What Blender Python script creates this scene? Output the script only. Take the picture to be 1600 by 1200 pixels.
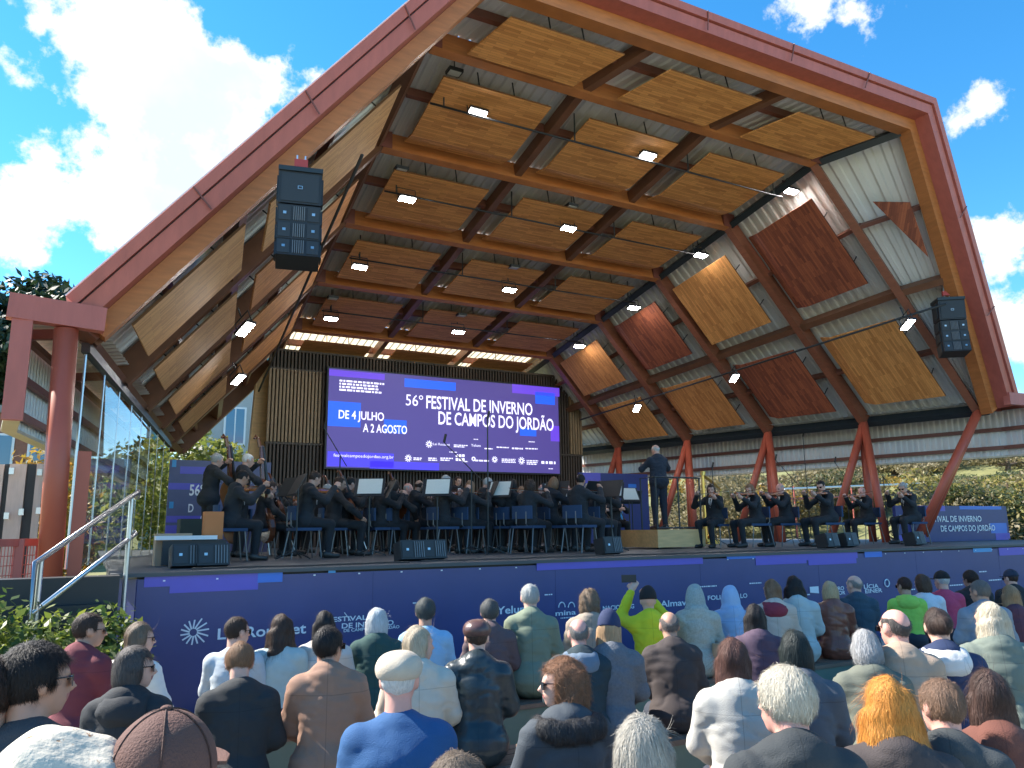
import bpy, math, random
import numpy as np
from mathutils import Matrix, Vector
for o in list(bpy.data.objects): bpy.data.objects.remove(o)
scene = bpy.context.scene
COL = scene.collection
H = 1.85                      # eye height above the ground in front of the stage
# ------------------------------------------------------------------ camera
FPX, ROLL, YAW = 1205.0, math.radians(0.7), math.radians(28.4)
PITCH = math.atan(229.5/FPX)
cF = np.array([math.sin(YAW)*math.cos(PITCH), math.cos(YAW)*math.cos(PITCH), math.sin(PITCH)])
_r = np.array([math.cos(YAW), -math.sin(YAW), 0.0]); _u = np.cross(_r, cF)
cR = _r*math.cos(ROLL)-_u*math.sin(ROLL); cU = _u*math.cos(ROLL)+_r*math.sin(ROLL)
cam = bpy.data.cameras.new('camera'); camo = bpy.data.objects.new('camera', cam); COL.objects.link(camo)
cam.sensor_width = 36; cam.sensor_fit = 'HORIZONTAL'; cam.lens = 36*FPX/1600; cam.clip_end = 2000; cam.clip_start = .05
m = Matrix(((cR[0], cU[0], -cF[0], 0), (cR[1], cU[1], -cF[1], 0), (cR[2], cU[2], -cF[2], H), (0, 0, 0, 1)))
camo.matrix_world = m
scene.camera = camo
def ray(x, y): return cF*FPX + cR*(x-800) + cU*(600-y)
def atY(x, y, Y):            # point of a vertical plane parallel to the stage front, seen at that pixel of the photograph
    r = ray(x, y); p = r*(Y/r[1]); return np.array([p[0], p[1], p[2]+H])
def atZ(x, y, z):            # point of a level plane
    r = ray(x, y); p = r*((z-H)/r[2]); return np.array([p[0], p[1], z])
# ------------------------------------------------------------------ light
SUN_AZ, SUN_EL = math.radians(-46), math.radians(43)
sd = Vector((math.sin(SUN_AZ)*math.cos(SUN_EL), math.cos(SUN_AZ)*math.cos(SUN_EL), math.sin(SUN_EL)))
sl = bpy.data.lights.new('sun', 'SUN'); sl.energy = 4.7; sl.angle = math.radians(.53); sl.color = (1, .93, .83)
slo = bpy.data.objects.new('sun', sl); COL.objects.link(slo)
slo.rotation_euler = (-sd).to_track_quat('-Z', 'Y').to_euler()
slo.location = (-20, 30, 40)
W = bpy.data.worlds.new('World'); scene.world = W; W.use_nodes = True
wn, wl = W.node_tree.nodes, W.node_tree.links
wn.clear()
def wnode(t, **k):
    n = wn.new(t)
    for a, b in k.items(): setattr(n, a, b)
    return n
sky = wnode('ShaderNodeTexSky', sky_type='NISHITA', sun_disc=False, sun_elevation=SUN_EL, sun_rotation=SUN_AZ % (2*math.pi), altitude=1600, air_density=1.1, dust_density=.15, ozone_density=3.2)
bg1 = wnode('ShaderNodeBackground'); bg1.inputs[1].default_value = .108
hs = wnode('ShaderNodeHueSaturation'); hs.inputs['Saturation'].default_value = 1.3; hs.inputs['Hue'].default_value = .492; hs.inputs['Value'].default_value = 1.1
wl.new(sky.outputs[0], hs.inputs['Color']); wl.new(hs.outputs[0], bg1.inputs[0])
bg2 = wnode('ShaderNodeBackground')
tc = wnode('ShaderNodeTexCoord')
nz = wnode('ShaderNodeTexNoise'); nz.inputs['Scale'].default_value = 5.2; nz.inputs['Detail'].default_value = 12; nz.inputs['Roughness'].default_value = .62
wl.new(tc.outputs['Generated'], nz.inputs['Vector'])
def wmath(op, a, b=None, clamp=False):
    n = wnode('ShaderNodeMath', operation=op, use_clamp=clamp)
    for i, v in enumerate((a, b)):
        if v is None: continue
        if isinstance(v, (int, float)): n.inputs[i].default_value = v
        else: wl.new(v, n.inputs[i])
    return n.outputs[0]
dens = wmath('MULTIPLY_ADD', nz.outputs['Fac'], 1.75); dens.node.inputs[2].default_value = -.39
for (x, y, rad, amp) in ((285, 40, 6, .11), (225, 215, 7, .17), (200, 400, 6, .15), (90, 130, 3, .10), (20, 335, 2.5, .15), (1580, 250, 5.0, .22), (1610, 520, 6.5, .24), (1390, 60, 2.5, .03), (1290, 90, 2.5, .02), (455, 125, 2, .1), (1000, -400, 12, .2), (-700, 300, 16, .25), (2400, 300, 14, .25)):
    d = ray(x, y); d = d/np.linalg.norm(d)
    dp = wnode('ShaderNodeVectorMath', operation='DOT_PRODUCT'); wl.new(tc.outputs['Generated'], dp.inputs[0]); dp.inputs[1].default_value = tuple(d)
    mr = wnode('ShaderNodeMapRange', interpolation_type='SMOOTHSTEP')
    mr.inputs[1].default_value = math.cos(math.radians(rad*1.5)); mr.inputs[2].default_value = math.cos(math.radians(rad*.35)); mr.inputs[4].default_value = amp
    wl.new(dp.outputs['Value'], mr.inputs[0])
    dens = wmath('ADD', dens, mr.outputs[0])
mask = wnode('ShaderNodeMapRange', interpolation_type='SMOOTHSTEP'); wl.new(dens, mask.inputs[0])
mask.inputs[1].default_value = .68; mask.inputs[2].default_value = .80
core = wnode('ShaderNodeMapRange'); wl.new(dens, core.inputs[0]); core.inputs[1].default_value = .72; core.inputs[2].default_value = .9
nz2 = wnode('ShaderNodeTexNoise'); nz2.inputs['Scale'].default_value = 5; nz2.inputs['Detail'].default_value = 6; wl.new(tc.outputs['Generated'], nz2.inputs['Vector'])
gm = wnode('ShaderNodeMapRange'); wl.new(nz2.outputs['Fac'], gm.inputs[0]); gm.inputs[1].default_value = .42; gm.inputs[2].default_value = .68
greyf = wmath('MULTIPLY', core.outputs[0], gm.outputs[0])
cc = wnode('ShaderNodeMixRGB'); cc.inputs[1].default_value = (1, 1, 1, 1); cc.inputs[2].default_value = (.68, .76, .79, 1); wl.new(greyf, cc.inputs[0])
wl.new(cc.outputs[0], bg2.inputs[0]); bg2.inputs[1].default_value = .48
mx = wnode('ShaderNodeMixShader'); wl.new(mask.outputs[0], mx.inputs[0]); wl.new(bg1.outputs[0], mx.inputs[1]); wl.new(bg2.outputs[0], mx.inputs[2])
wo = wnode('ShaderNodeOutputWorld'); wl.new(mx.outputs[0], wo.inputs[0])
scene.view_settings.view_transform = 'Standard'; scene.view_settings.look = 'None'
scene.view_settings.exposure = 1.48; scene.view_settings.gamma = 1.0; scene.view_settings.use_curve_mapping = False
# ------------------------------------------------------------------ materials
_mats = {}
def mat(name, color, rough=.6, metal=0, var=.12, vscale=6, bump=0, bscale=60, spec=.5, emit=0, stretch=None, coat=0):
    if name in _mats: return _mats[name]
    M = bpy.data.materials.new(name); M.use_nodes = True; nt = M.node_tree; b = nt.nodes['Principled BSDF']
    b.inputs['Roughness'].default_value = rough; b.inputs['Metallic'].default_value = metal; b.inputs['Specular IOR Level'].default_value = spec
    b.inputs['Coat Weight'].default_value = coat
    c = (*color, 1)
    t = nt.nodes.new('ShaderNodeTexCoord'); mp = nt.nodes.new('ShaderNodeMapping'); nt.links.new(t.outputs['Object'], mp.inputs[0])
    if stretch: mp.inputs['Scale'].default_value = stretch
    n = nt.nodes.new('ShaderNodeTexNoise'); n.inputs['Scale'].default_value = vscale; n.inputs['Detail'].default_value = 5; nt.links.new(mp.outputs[0], n.inputs['Vector'])
    mixn = nt.nodes.new('ShaderNodeMixRGB'); mixn.inputs[1].default_value = tuple(max(0, v*(1-var)) for v in color)+(1,); mixn.inputs[2].default_value = tuple(min(1, v*(1+var)) for v in color)+(1,)
    nt.links.new(n.outputs['Fac'], mixn.inputs[0]); nt.links.new(mixn.outputs[0], b.inputs['Base Color'])
    if bump:
        n2 = nt.nodes.new('ShaderNodeTexNoise'); n2.inputs['Scale'].default_value = bscale; n2.inputs['Detail'].default_value = 4; nt.links.new(mp.outputs[0], n2.inputs['Vector'])
        bp = nt.nodes.new('ShaderNodeBump'); bp.inputs['Strength'].default_value = bump; bp.inputs['Distance'].default_value = .01
        nt.links.new(n2.outputs['Fac'], bp.inputs['Height']); nt.links.new(bp.outputs[0], b.inputs['Normal'])
    if emit:
        b.inputs['Emission Color'].default_value = c; b.inputs['Emission Strength'].default_value = emit
    _mats[name] = M
    return M
def staves(name, c1, c2, bw=.44, rh=.05):
    M = bpy.data.materials.new(name); M.use_nodes = True; nt = M.node_tree; b = nt.nodes['Principled BSDF']; b.inputs['Roughness'].default_value = .72
    t = nt.nodes.new('ShaderNodeTexCoord')
    br = nt.nodes.new('ShaderNodeTexBrick'); br.offset = .37; br.inputs['Scale'].default_value = 1; br.inputs['Mortar Size'].default_value = .0012
    br.inputs['Brick Width'].default_value = bw; br.inputs['Row Height'].default_value = rh; br.inputs['Bias'].default_value = -.15
    br.inputs['Color1'].default_value = (*c1, 1); br.inputs['Color2'].default_value = (*c2, 1); br.inputs['Mortar'].default_value = (c2[0]*.4, c2[1]*.4, c2[2]*.4, 1)
    nt.links.new(t.outputs['UV'], br.inputs['Vector'])
    mp = nt.nodes.new('ShaderNodeMapping'); mp.inputs['Scale'].default_value = (3, 40, 1); nt.links.new(t.outputs['UV'], mp.inputs[0])
    n = nt.nodes.new('ShaderNodeTexNoise'); n.inputs['Scale'].default_value = 1.5; n.inputs['Detail'].default_value = 5; nt.links.new(mp.outputs[0], n.inputs['Vector'])
    mr = nt.nodes.new('ShaderNodeMapRange'); mr.inputs[3].default_value = .7; mr.inputs[4].default_value = 1.2; nt.links.new(n.outputs['Fac'], mr.inputs[0])
    mu = nt.nodes.new('ShaderNodeMixRGB'); mu.blend_type = 'MULTIPLY'; mu.inputs[0].default_value = 1
    nt.links.new(br.outputs['Color'], mu.inputs[1]); nt.links.new(mr.outputs[0], mu.inputs[2]); nt.links.new(mu.outputs[0], b.inputs['Base Color'])
    return M
def leafmat(name, c1, c2, trans=.45):
    if name in _mats: return _mats[name]
    M = bpy.data.materials.new(name); M.use_nodes = True; nt = M.node_tree; b = nt.nodes['Principled BSDF']; b.inputs['Roughness'].default_value = .5
    g = nt.nodes.new('ShaderNodeNewGeometry'); mr = nt.nodes.new('ShaderNodeMixRGB'); mr.inputs[1].default_value = (*c1, 1); mr.inputs[2].default_value = (*c2, 1)
    nt.links.new(g.outputs['Random Per Island'], mr.inputs[0]); nt.links.new(mr.outputs[0], b.inputs['Base Color'])
    tr = nt.nodes.new('ShaderNodeBsdfTranslucent'); nt.links.new(mr.outputs[0], tr.inputs[0])
    ms = nt.nodes.new('ShaderNodeMixShader'); ms.inputs[0].default_value = trans
    nt.links.new(b.outputs[0], ms.inputs[1]); nt.links.new(tr.outputs[0], ms.inputs[2]); nt.links.new(ms.outputs[0], nt.nodes['Material Output'].inputs[0])
    _mats[name] = M; return M
RED = mat('red_steel', (.47, .125, .095), .5, var=.22, vscale=3, bump=.15, bscale=14, stretch=(3, 3, .6))
TUBE = mat('red_tube', (.45, .095, .052), .42, var=.15, vscale=2)
DRED = mat('brown_red_steel', (.20, .06, .045), .5)
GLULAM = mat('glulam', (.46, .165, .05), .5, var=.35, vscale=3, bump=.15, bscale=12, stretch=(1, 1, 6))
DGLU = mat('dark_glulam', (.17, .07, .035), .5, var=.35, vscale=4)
SHEET = mat('corrugated_sheet', (.68, .68, .66), .42, metal=.1, var=.1, vscale=1.2)
STEELM = mat('black_steel', (.035, .045, .05), .45, metal=.3)
GALV = mat('steel', (.55, .56, .57), .3, metal=.9)
BLACK = mat('black_plastic', (.02, .022, .025), .5)
GRILLE = mat('grille', (.03, .036, .042), .6, var=.5, vscale=400)
WHITE = mat('white_paint', (.8, .8, .8), .5, var=.03)
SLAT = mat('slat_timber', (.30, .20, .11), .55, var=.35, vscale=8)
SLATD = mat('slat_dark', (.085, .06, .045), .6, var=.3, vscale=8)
OAK = mat('light_oak', (.66, .40, .17), .55, var=.3, vscale=3, stretch=(1, 6, 6), bump=.1)
PAPER = mat('paper', (.75, .74, .66), .8, var=.06, vscale=30)
BLUEF = mat('blue_vinyl', (.05, .06, .19), .38, var=.16, vscale=1.6, bump=.25, bscale=3.5)
VIOLET = mat('violet_print', (.10, .085, .50), .35, var=.05)
BBLUE = mat('bright_blue_print', (.02, .16, .62), .35, var=.05)
CYANP = mat('cyan_print', (.04, .30, .62), .35, var=.05)
NAVY = mat('navy_print', (.03, .035, .14), .4, var=.1)
INK = mat('white_print', (.78, .8, .84), .5, var=.02)
def led(name, c, e=1.0):
    return mat(name, c, .4, emit=e, var=0)
GLASS = bpy.data.materials.new('clear_glass'); GLASS.use_nodes = True
_b = GLASS.node_tree.nodes['Principled BSDF']; _b.inputs['Transmission Weight'].default_value = 1; _b.inputs['Roughness'].default_value = .0; _b.inputs['IOR'].default_value = 1.12; _b.inputs['Base Color'].default_value = (.93, .97, .96, 1)
TRANSL = bpy.data.materials.new('translucent_sheet'); TRANSL.use_nodes = True
_nt = TRANSL.node_tree; _tr = _nt.nodes.new('ShaderNodeBsdfTranslucent'); _tr.inputs[0].default_value = (.85, .74, .5, 1); _mx = _nt.nodes.new('ShaderNodeMixShader'); _mx.inputs[0].default_value = .6
_nt.nodes['Principled BSDF'].inputs['Base Color'].default_value = (.7, .66, .55, 1)
_nt.links.new(_nt.nodes['Principled BSDF'].outputs[0], _mx.inputs[1]); _nt.links.new(_tr.outputs[0], _mx.inputs[2]); _nt.links.new(_mx.outputs[0], _nt.nodes['Material Output'].inputs[0])
# ------------------------------------------------------------------ mesh helpers
A_ = np.array
def nrm(v): v = np.asarray(v, float); return v/(np.linalg.norm(v)+1e-12)
class MB:
    def __init__(s): s.v = []; s.f = []; s.uv = {}
    def add(s, vs, fs):
        o = len(s.v); s.v += [tuple(map(float, p)) for p in vs]; s.f += [tuple(i+o for i in f) for f in fs]; return o
    def box(s, c, sz, R=None):
        c = A_(c); h = A_(sz)/2; P = []
        for dx in (-1, 1):
            for dy in (-1, 1):
                for dz in (-1, 1):
                    p = h*A_((dx, dy, dz)); P.append(c+(R@p if R is not None else p))
        s.add(P, [(0, 1, 3, 2), (4, 6, 7, 5), (0, 4, 5, 1), (2, 3, 7, 6), (0, 2, 6, 4), (1, 5, 7, 3)]); return s
    def beam(s, p, q, w, h, up=(0, 0, 1)):     # p-q is the middle of the inner face; it grows h along up
        p, q = A_(p), A_(q); d = nrm(q-p); up = A_(up, float); up = nrm(up-d*(up@d)); r = np.cross(d, up)*w/2
        P = [p-r, p+r, p+r+up*h, p-r+up*h, q-r, q+r, q+r+up*h, q-r+up*h]
        s.add(P, [(0, 1, 2, 3), (4, 7, 6, 5), (0, 4, 5, 1), (1, 5, 6, 2), (2, 6, 7, 3), (3, 7, 4, 0)]); return s
    def tube(s, pts, r, n=8, r2=None):
        pts = [A_(p, float) for p in pts]; m = len(pts); rings = []
        for i, p in enumerate(pts):
            d = nrm((pts[min(i+1, m-1)]-pts[max(i-1, 0)])); a = A_((0, 0, 1.)) if abs(d[2]) < .9 else A_((1., 0, 0)); x = nrm(np.cross(a, d)); y = np.cross(d, x)
            rr = r if r2 is None else r+(r2-r)*i/(m-1)
            rings.append([p+x*rr*math.cos(t)+y*rr*math.sin(t) for t in np.arange(n)*2*math.pi/n])
        o = s.add([p for R in rings for p in R], [])
        for i in range(m-1):
            for j in range(n): s.f.append((o+i*n+j, o+i*n+(j+1) % n, o+(i+1)*n+(j+1) % n, o+(i+1)*n+j))
        s.f.append(tuple(o+j for j in reversed(range(n)))); s.f.append(tuple(o+(m-1)*n+j for j in range(n))); return s
    def quad(s, a, b, c, d): s.add([a, b, c, d], [(0, 1, 2, 3)]); return s
    def slab(s, poly, off):                    # thick polygon
        n = len(poly); P = [A_(p) for p in poly]+[A_(p)+A_(off) for p in poly]
        s.add(P, [tuple(range(n-1, -1, -1)), tuple(range(n, 2*n))]+[(i, (i+1) % n, n+(i+1) % n, n+i) for i in range(n)]); return s
    def build(s, name, M, parent=None, smooth=False):
        me = bpy.data.meshes.new(name); me.from_pydata(s.v, [], s.f); me.update()
        if s.uv:
            u = me.uv_layers.new(name='UVMap')
            for l in me.loops: u.data[l.index].uv = s.uv.get(l.vertex_index, (0, 0))
        if smooth: me.polygons.foreach_set('use_smooth', [True]*len(me.polygons))
        me.materials.append(M); o = bpy.data.objects.new(name, me); COL.objects.link(o)
        if parent: o.parent = parent
        return o
def tag(o, label=None, cat=None, group=None, kind=None):
    if label: o['label'] = label
    if cat: o['category'] = cat
    if group: o['group'] = group
    if kind: o['kind'] = kind
    return o
def empty(name, loc=(0, 0, 0), rz=0, **k):
    o = bpy.data.objects.new(name, None); COL.objects.link(o); o.location = loc; o.rotation_euler = (0, 0, rz); o.empty_display_size = .1
    return tag(o, **k)
def copy_tree(o, parent=None):
    c = o.copy(); COL.objects.link(c); c.parent = parent
    for ch in list(o.children): copy_tree(ch, c)
    return c
def text_mesh(s, bold=0.0, serif=False):
    cu = bpy.data.curves.new('t', 'FONT'); cu.body = s; cu.size = 1; cu.extrude = .0; cu.offset = bold; cu.resolution_u = 3
    o = bpy.data.objects.new('t', cu); COL.objects.link(o); dg = bpy.context.evaluated_depsgraph_get()
    me = bpy.data.meshes.new_from_object(o.evaluated_get(dg)); bpy.data.objects.remove(o); return me
def text_at(s, x0, x1, yb, cap, Y, M, parent, bold=.02, off=.0, name='lettering'):
    """lettering fitted between two pixels of the photograph on the plane at depth Y"""
    p0, p1 = atY(x0, yb, Y), atY(x1, yb, Y); zc = (p0[2]+p1[2])/2
    hgt = abs(atY((x0+x1)/2, yb-cap, Y)[2]-atY((x0+x1)/2, yb, Y)[2])
    return text_w(s, p0[0], p1[0], zc, hgt, Y-off, M, parent, bold, name)
def text_w(s, X0, X1, z, hgt, Y, M, parent, bold=.02, name='lettering'):
    me = text_mesh(s, bold); n = len(me.vertices); co = np.empty(n*3); me.vertices.foreach_get('co', co); co = co.reshape(-1, 3)
    a, b = co[:, 0].min(), co[:, 0].max(); top = .729
    out = np.stack([X0+(co[:, 0]-a)/(b-a)*(X1-X0), np.full(n, Y), z+co[:, 1]/top*hgt], 1)
    me.vertices.foreach_set('co', out.ravel()); me.update(); me.materials.clear(); me.materials.append(M)
    o = bpy.data.objects.new(name, me); COL.objects.link(o); o.parent = parent; return o
def rect_at(name, x0, y0, x1, y1, Y, M, parent, off=.004):
    a, c = atY(x0, y0, Y), atY(x1, y1, Y)
    return MB().quad((a[0], Y-off, c[2]), (c[0], Y-off, c[2]), (c[0], Y-off, a[2]), (a[0], Y-off, a[2])).build(name, M, parent)

def fine_print(x0, x1, yb, cap, Y, M, parent, lines=1, seed=0):
    """print too small to read in the photograph: short strokes, no letters"""
    rg_ = random.Random(seed+int(x0*7+yb)); p0, p1 = atY(x0, yb, Y), atY(x1, yb, Y); hh = abs(atY(x0, yb-cap, Y)[2]-p0[2])/lines; mb = MB(); x = p0[0]; zb = (p0[2]+p1[2])/2
    for k in range(lines):
        x = p0[0]; end = p1[0]-(p1[0]-p0[0])*rg_.uniform(0, .25)*(lines > 1)
        while x < end:
            w = min(rg_.uniform(.5, 2.2)*hh, end-x); z = zb+hh*k
            mb.quad((x, Y, z), (x+w, Y, z), (x+w, Y, z+hh*.6), (x, Y, z+hh*.6)); x += w+hh*.35
    return tag(mb.build('fine_print', M, parent), kind='stuff')
# ------------------------------------------------------------------ ground, terraces
STAGE = H-.38
rng = random.Random(5)
GRASSM = mat('dry_grass', (.17, .17, .06), .9, var=.5, vscale=1.5, bump=.3, bscale=30)
PAVE = mat('paving', (.38, .365, .33), .85, var=.25, vscale=3, bump=.2, bscale=40)
GREENC = mat('green_grey_concrete', (.17, .21, .16), .8, var=.2, vscale=4, bump=.1, bscale=50)
BENCHW = mat('bench_timber', (.19, .12, .085), .6, var=.35, vscale=5, stretch=(1, 8, 8))
def ground_z(x, y):
    r = max(0, x-19)*.10 + max(0, y-24)*.045 + (max(0, x-24)*.12 if y > 10 else 0)
    return min(r, 14)
mb = MB(); n = 60
xs = np.concatenate([np.linspace(-300, -30, 10), np.linspace(-25, 60, 44), np.linspace(70, 400, 12)]); ys = np.concatenate([np.linspace(-60, 20, 12), np.linspace(23, 90, 30), np.linspace(100, 600, 12)])
vs = [(x, y, ground_z(x, y)) for y in ys for x in xs]; nx = len(xs)
mb.add(vs, [(j*nx+i, j*nx+i+1, (j+1)*nx+i+1, (j+1)*nx+i) for j in range(len(ys)-1) for i in range(nx-1)])
tag(mb.build('ground', GRASSM, smooth=True), kind='structure')
mb = MB().quad((-6, -6, .004), (22, -6, .004), (22, 9.0, .004), (-6, 9.0, .004)); tag(mb.build('pavement', PAVE), kind='structure')
for (Yr, lab) in ((6.2, 'long timber slat bench on green-grey concrete, closest row to the stage'), (4.7, 'long timber slat bench on green-grey concrete, second row from the stage'), (3.2, 'long timber slat bench on green-grey concrete, third row from the stage'), (2.05, 'long timber slat bench on green-grey concrete, row farthest from the stage')):
    b = empty('bench', (0, 0, 0), label=lab, cat='bench', group='rows of audience benches')
    MB().box((5.5, Yr-.02, .195), (19, .46, .39)).build('concrete_base', GREENC, b)
    for k in range(5): MB().box((5.5, Yr-.22+k*.1, .412), (19.06, .085, .036)).build('slat', BENCHW, b)
# ------------------------------------------------------------------ stage
FY = 9.0; SX0, SX1 = .47, 21.0
st = empty('stage', label='raised concert stage with dark floor and blue printed front under the timber shell', cat='stage')
STF = mat('stage_floor', (.07, .075, .078), .55, var=.25, vscale=2, bump=.05)
MB().box(((SX0+SX1)/2, (FY+23.5)/2+.03, STAGE/2-.02), (SX1-SX0, 23.5-FY-.06, STAGE-.04)).build('platform', BLACK, st)
MB().box(((SX0+SX1)/2-.1, (FY+23.5)/2-.02, STAGE-.02), (SX1-SX0+.3, 23.5-FY+.06, .04)).build('floor_deck', STF, st)
fp = MB().box(((SX0+SX1)/2, FY-.012, STAGE/2-.03), (SX1-SX0, .02, STAGE-.07)).build('front_panel', BLUEF, st)
MB().slab([(SX0-.01, FY-.02, .01), (SX0-.28, FY+.42, .01), (SX0-.28, FY+.42, STAGE-.06), (SX0-.01, FY-.02, STAGE-.06)], (.02, .015, 0)).build('side_panel', BLUEF, st)
for k in range(40):
    x = SX0+.25+k*.52
    MB().box((x, FY-.026, STAGE-.085), (.022, .008, .014)).build('screw', WHITE, fp)
for k in range(1, 8): MB().box((SX0+k*2.5, FY-.0225, STAGE/2-.03), (.006, .003, STAGE-.08)).build('seam', NAVY, fp)
Yp = FY-.026
for kb_, (x0, y0, x1, y1, M) in enumerate(((226, 899, 440, 909, VIOLET), (266, 906, 403, 921, VIOLET), (403, 895, 441, 909, BBLUE), (513, 888, 524, 895, CYANP), (838, 876, 1098, 881, VIOLET), (1135, 866, 1215, 871, BBLUE), (1180, 868, 1260, 880, VIOLET), (1200, 864, 1340, 872, VIOLET), (1262, 870, 1338, 880, VIOLET), (1350, 862, 1378, 870, BBLUE), (1520, 857, 1550, 862, CYANP), (1560, 856, 1660, 864, VIOLET))):
    rect_at('printed_block', x0, y0, x1, y1, Yp, M, fp, .002+.0012*(kb_ % 5))
Yt = FY-.036
for s, x0, x1, yb, cap in (('Lei Rouanet', 340, 478, 994, 17), ('FESTIVAL', 513, 573, 970, 7.5), ('DE INVERNO', 534, 615, 979, 8), ('DE CAMPOS DO JORDÃO', 537, 624, 984.5, 5), ('Yelum', 776, 826, 958, 12), ('mina', 868, 900, 961, 8), ('NACIONALG', 942, 991, 952, 7), ('Almav', 1032, 1073, 947, 10), ('FOLI', 1106, 1126, 937, 7), ('LO', 1157, 1168, 934, 7), ('PRO', 1306, 1319, 922, 6), ('TOR', 1306, 1321, 929, 6), ('LÍCIA', 1350, 1373, 919, 6.5), ('EINER', 1352, 1379, 926, 6.5)):
    text_at(s, x0, x1, yb, cap, Yt, INK, fp)
for x0, x1, yb in ((645, 652, 943), (851, 863, 930), (1093, 1120, 917), (1171, 1190, 912), (1258, 1266, 930), (1418, 1430, 922), (1484, 1505, 915), (1530, 1542, 894), (1545, 1565, 907)): fine_print(x0, x1, yb, 3, Yt, INK, fp)
fine_print(876, 897, 966, 3, Yt, INK, fp)
sc = atY(302, 988, Yt); mb = MB()
for k in range(14):
    a = k*2*math.pi/14+.1; L = .155 if k % 14 in (0, 1, 2, 12, 13) else .125
    d = A_((math.cos(a), 0, math.sin(a))); mb.beam(sc+d*.035, sc+d*L, .002, .016, np.cross(d, (0, 1, 0)))
mb.build('sunburst_logo', INK, fp)
mb = MB()
for cx in (878, 893):
    c = atY(cx, 949, Yt); mb.tube([c+A_((math.cos(t)*.05, 0, math.sin(t)*.065)) for t in np.linspace(0, math.pi, 9)], .008, 4)
mb.tube([atY(538, 957, Yt), atY(548, 970, Yt)], .005, 4)
mb.build('arch_logo', INK, fp)
mb = MB(); c = atY(1386, 911, Yt); mb.tube([c+A_((math.cos(t)*.06, 0, math.sin(t)*.06)) for t in np.linspace(0, 2*math.pi, 16)], .012, 4); a = atY(1266, 926, Yt); mb.slab([a, a+A_((.2, 0, -.02)), a+A_((.2, 0, .09)), a+A_((-.0, 0, .09))], (0, .002, 0)); mb.build('round_logo', INK, fp)
# ------------------------------------------------------------------ timber shell
def Pz(x, y, z): return A_((x, y, z+H), float)
NR = 6
LF = [Pz(-.1+.45*i, 10.7+2.55*i, 2.32-.02*i) for i in range(NR)]
LR = [Pz(4.33+.05*i, 10.7+2.55*i, 7.82-.585*i) for i in range(NR)]
RR = [Pz(13.40-.17*i, 10.7+2.55*i, 7.82-.585*i) for i in range(NR)]
RF = [Pz(18.38-.77*i, 10.7+2.55*i, 2.57) for i in range(NR)]
PLF, PLR, PRR, PRF = Pz(-.02, 10.42, 2.36), Pz(4.78, 9.3, 8.12), Pz(14.4, 9.15, 8.12), Pz(18.32, 10.45, 2.56)
CEN = A_((8.8, 14, 3.0+H))
def outw(a, b, c):
    n = nrm(np.cross(b-a, c-a)); return n if n@(a-CEN) > 0 else -n
def upn(seg, i):
    return outw(NODES[0][i+1], NODES[1][i+1], NODES[1][i]) if seg == 0 else outw(NODES[seg][i+1], NODES[seg+1][i+1], NODES[seg][i])
sh = empty('bandshell', label='large folded timber and steel concert shell with red fascia over the stage', cat='bandshell')
NODES = [[PLF]+LF, [PLR]+LR, [PRR]+RR, [PRF]+RF]
def corr(a, b, c, d, pitch, amp, up, M, name='cladding_sheet'):
    """trapezoid sheet, ridges run a->b, stepping a->d (b->c)"""
    L = (np.linalg.norm(d-a)+np.linalg.norm(c-b))/2; n = max(2, int(L/pitch)); mb = MB(); vs = []
    prof = ((0, 0), (.35, 0), (.47, 1), (.88, 1))
    ts = [((k+t)/n, h) for k in range(n) for t, h in prof]+[(1, 0)]
    for t, h in ts: vs += [a+(d-a)*t+up*amp*h, b+(c-b)*t+up*amp*h]
    mb.add(vs, [(2*i, 2*i+1, 2*i+3, 2*i+2) for i in range(len(ts)-1)]); return mb.build(name, M, sh)
OFF = .40
def outer(k, i):
    r = max(0, min(NR-1, i-1)) if i else 0
    ns = ([upn(k-1, r)] if k > 0 else [])+([upn(k, r)] if k < 3 else [])
    h_ = nrm(sum(ns)); return NODES[k][i]+h_*OFF/(h_@ns[0])
OUT = [[outer(k, i) for i in range(NR+1)] for k in range(4)]
for seg in range(3):
    for i in range(NR):
        a, b, c, d = OUT[seg][i], OUT[seg+1][i], OUT[seg+1][i+1], OUT[seg][i+1]; up = upn(seg, i); M = TRANSL if (i == NR-1 and seg == 1) else SHEET
        if seg == 1: corr(a, d, c, b, .21, .04, up, M)
        else: corr(a, b, c, d, .21, .04, up, M)
for k in (1, 2):
    for i in range(NR): MB().beam(OUT[k][i]+A_((0, 0, .03)), OUT[k][i+1]+A_((0, 0, .03)), .5, .04, (0, 0, 1)).build('ridge_cap', SHEET, sh)
# ribs
for i in range(1, NR+1):
    for seg in range(3):
        a, b = NODES[seg][i], NODES[seg+1][i]; up = upn(seg, i-1)
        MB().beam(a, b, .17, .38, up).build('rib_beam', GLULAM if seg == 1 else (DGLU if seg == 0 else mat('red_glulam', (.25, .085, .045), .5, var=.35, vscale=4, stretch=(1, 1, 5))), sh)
# steel knee plates at the ridges
for i in range(1, NR):
    for r in (NODES[1][i], NODES[2][i]): MB().box(r+A_((0, 0, .2)), (.35, .19, .34)).build('knee_plate', DRED, sh)
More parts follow.
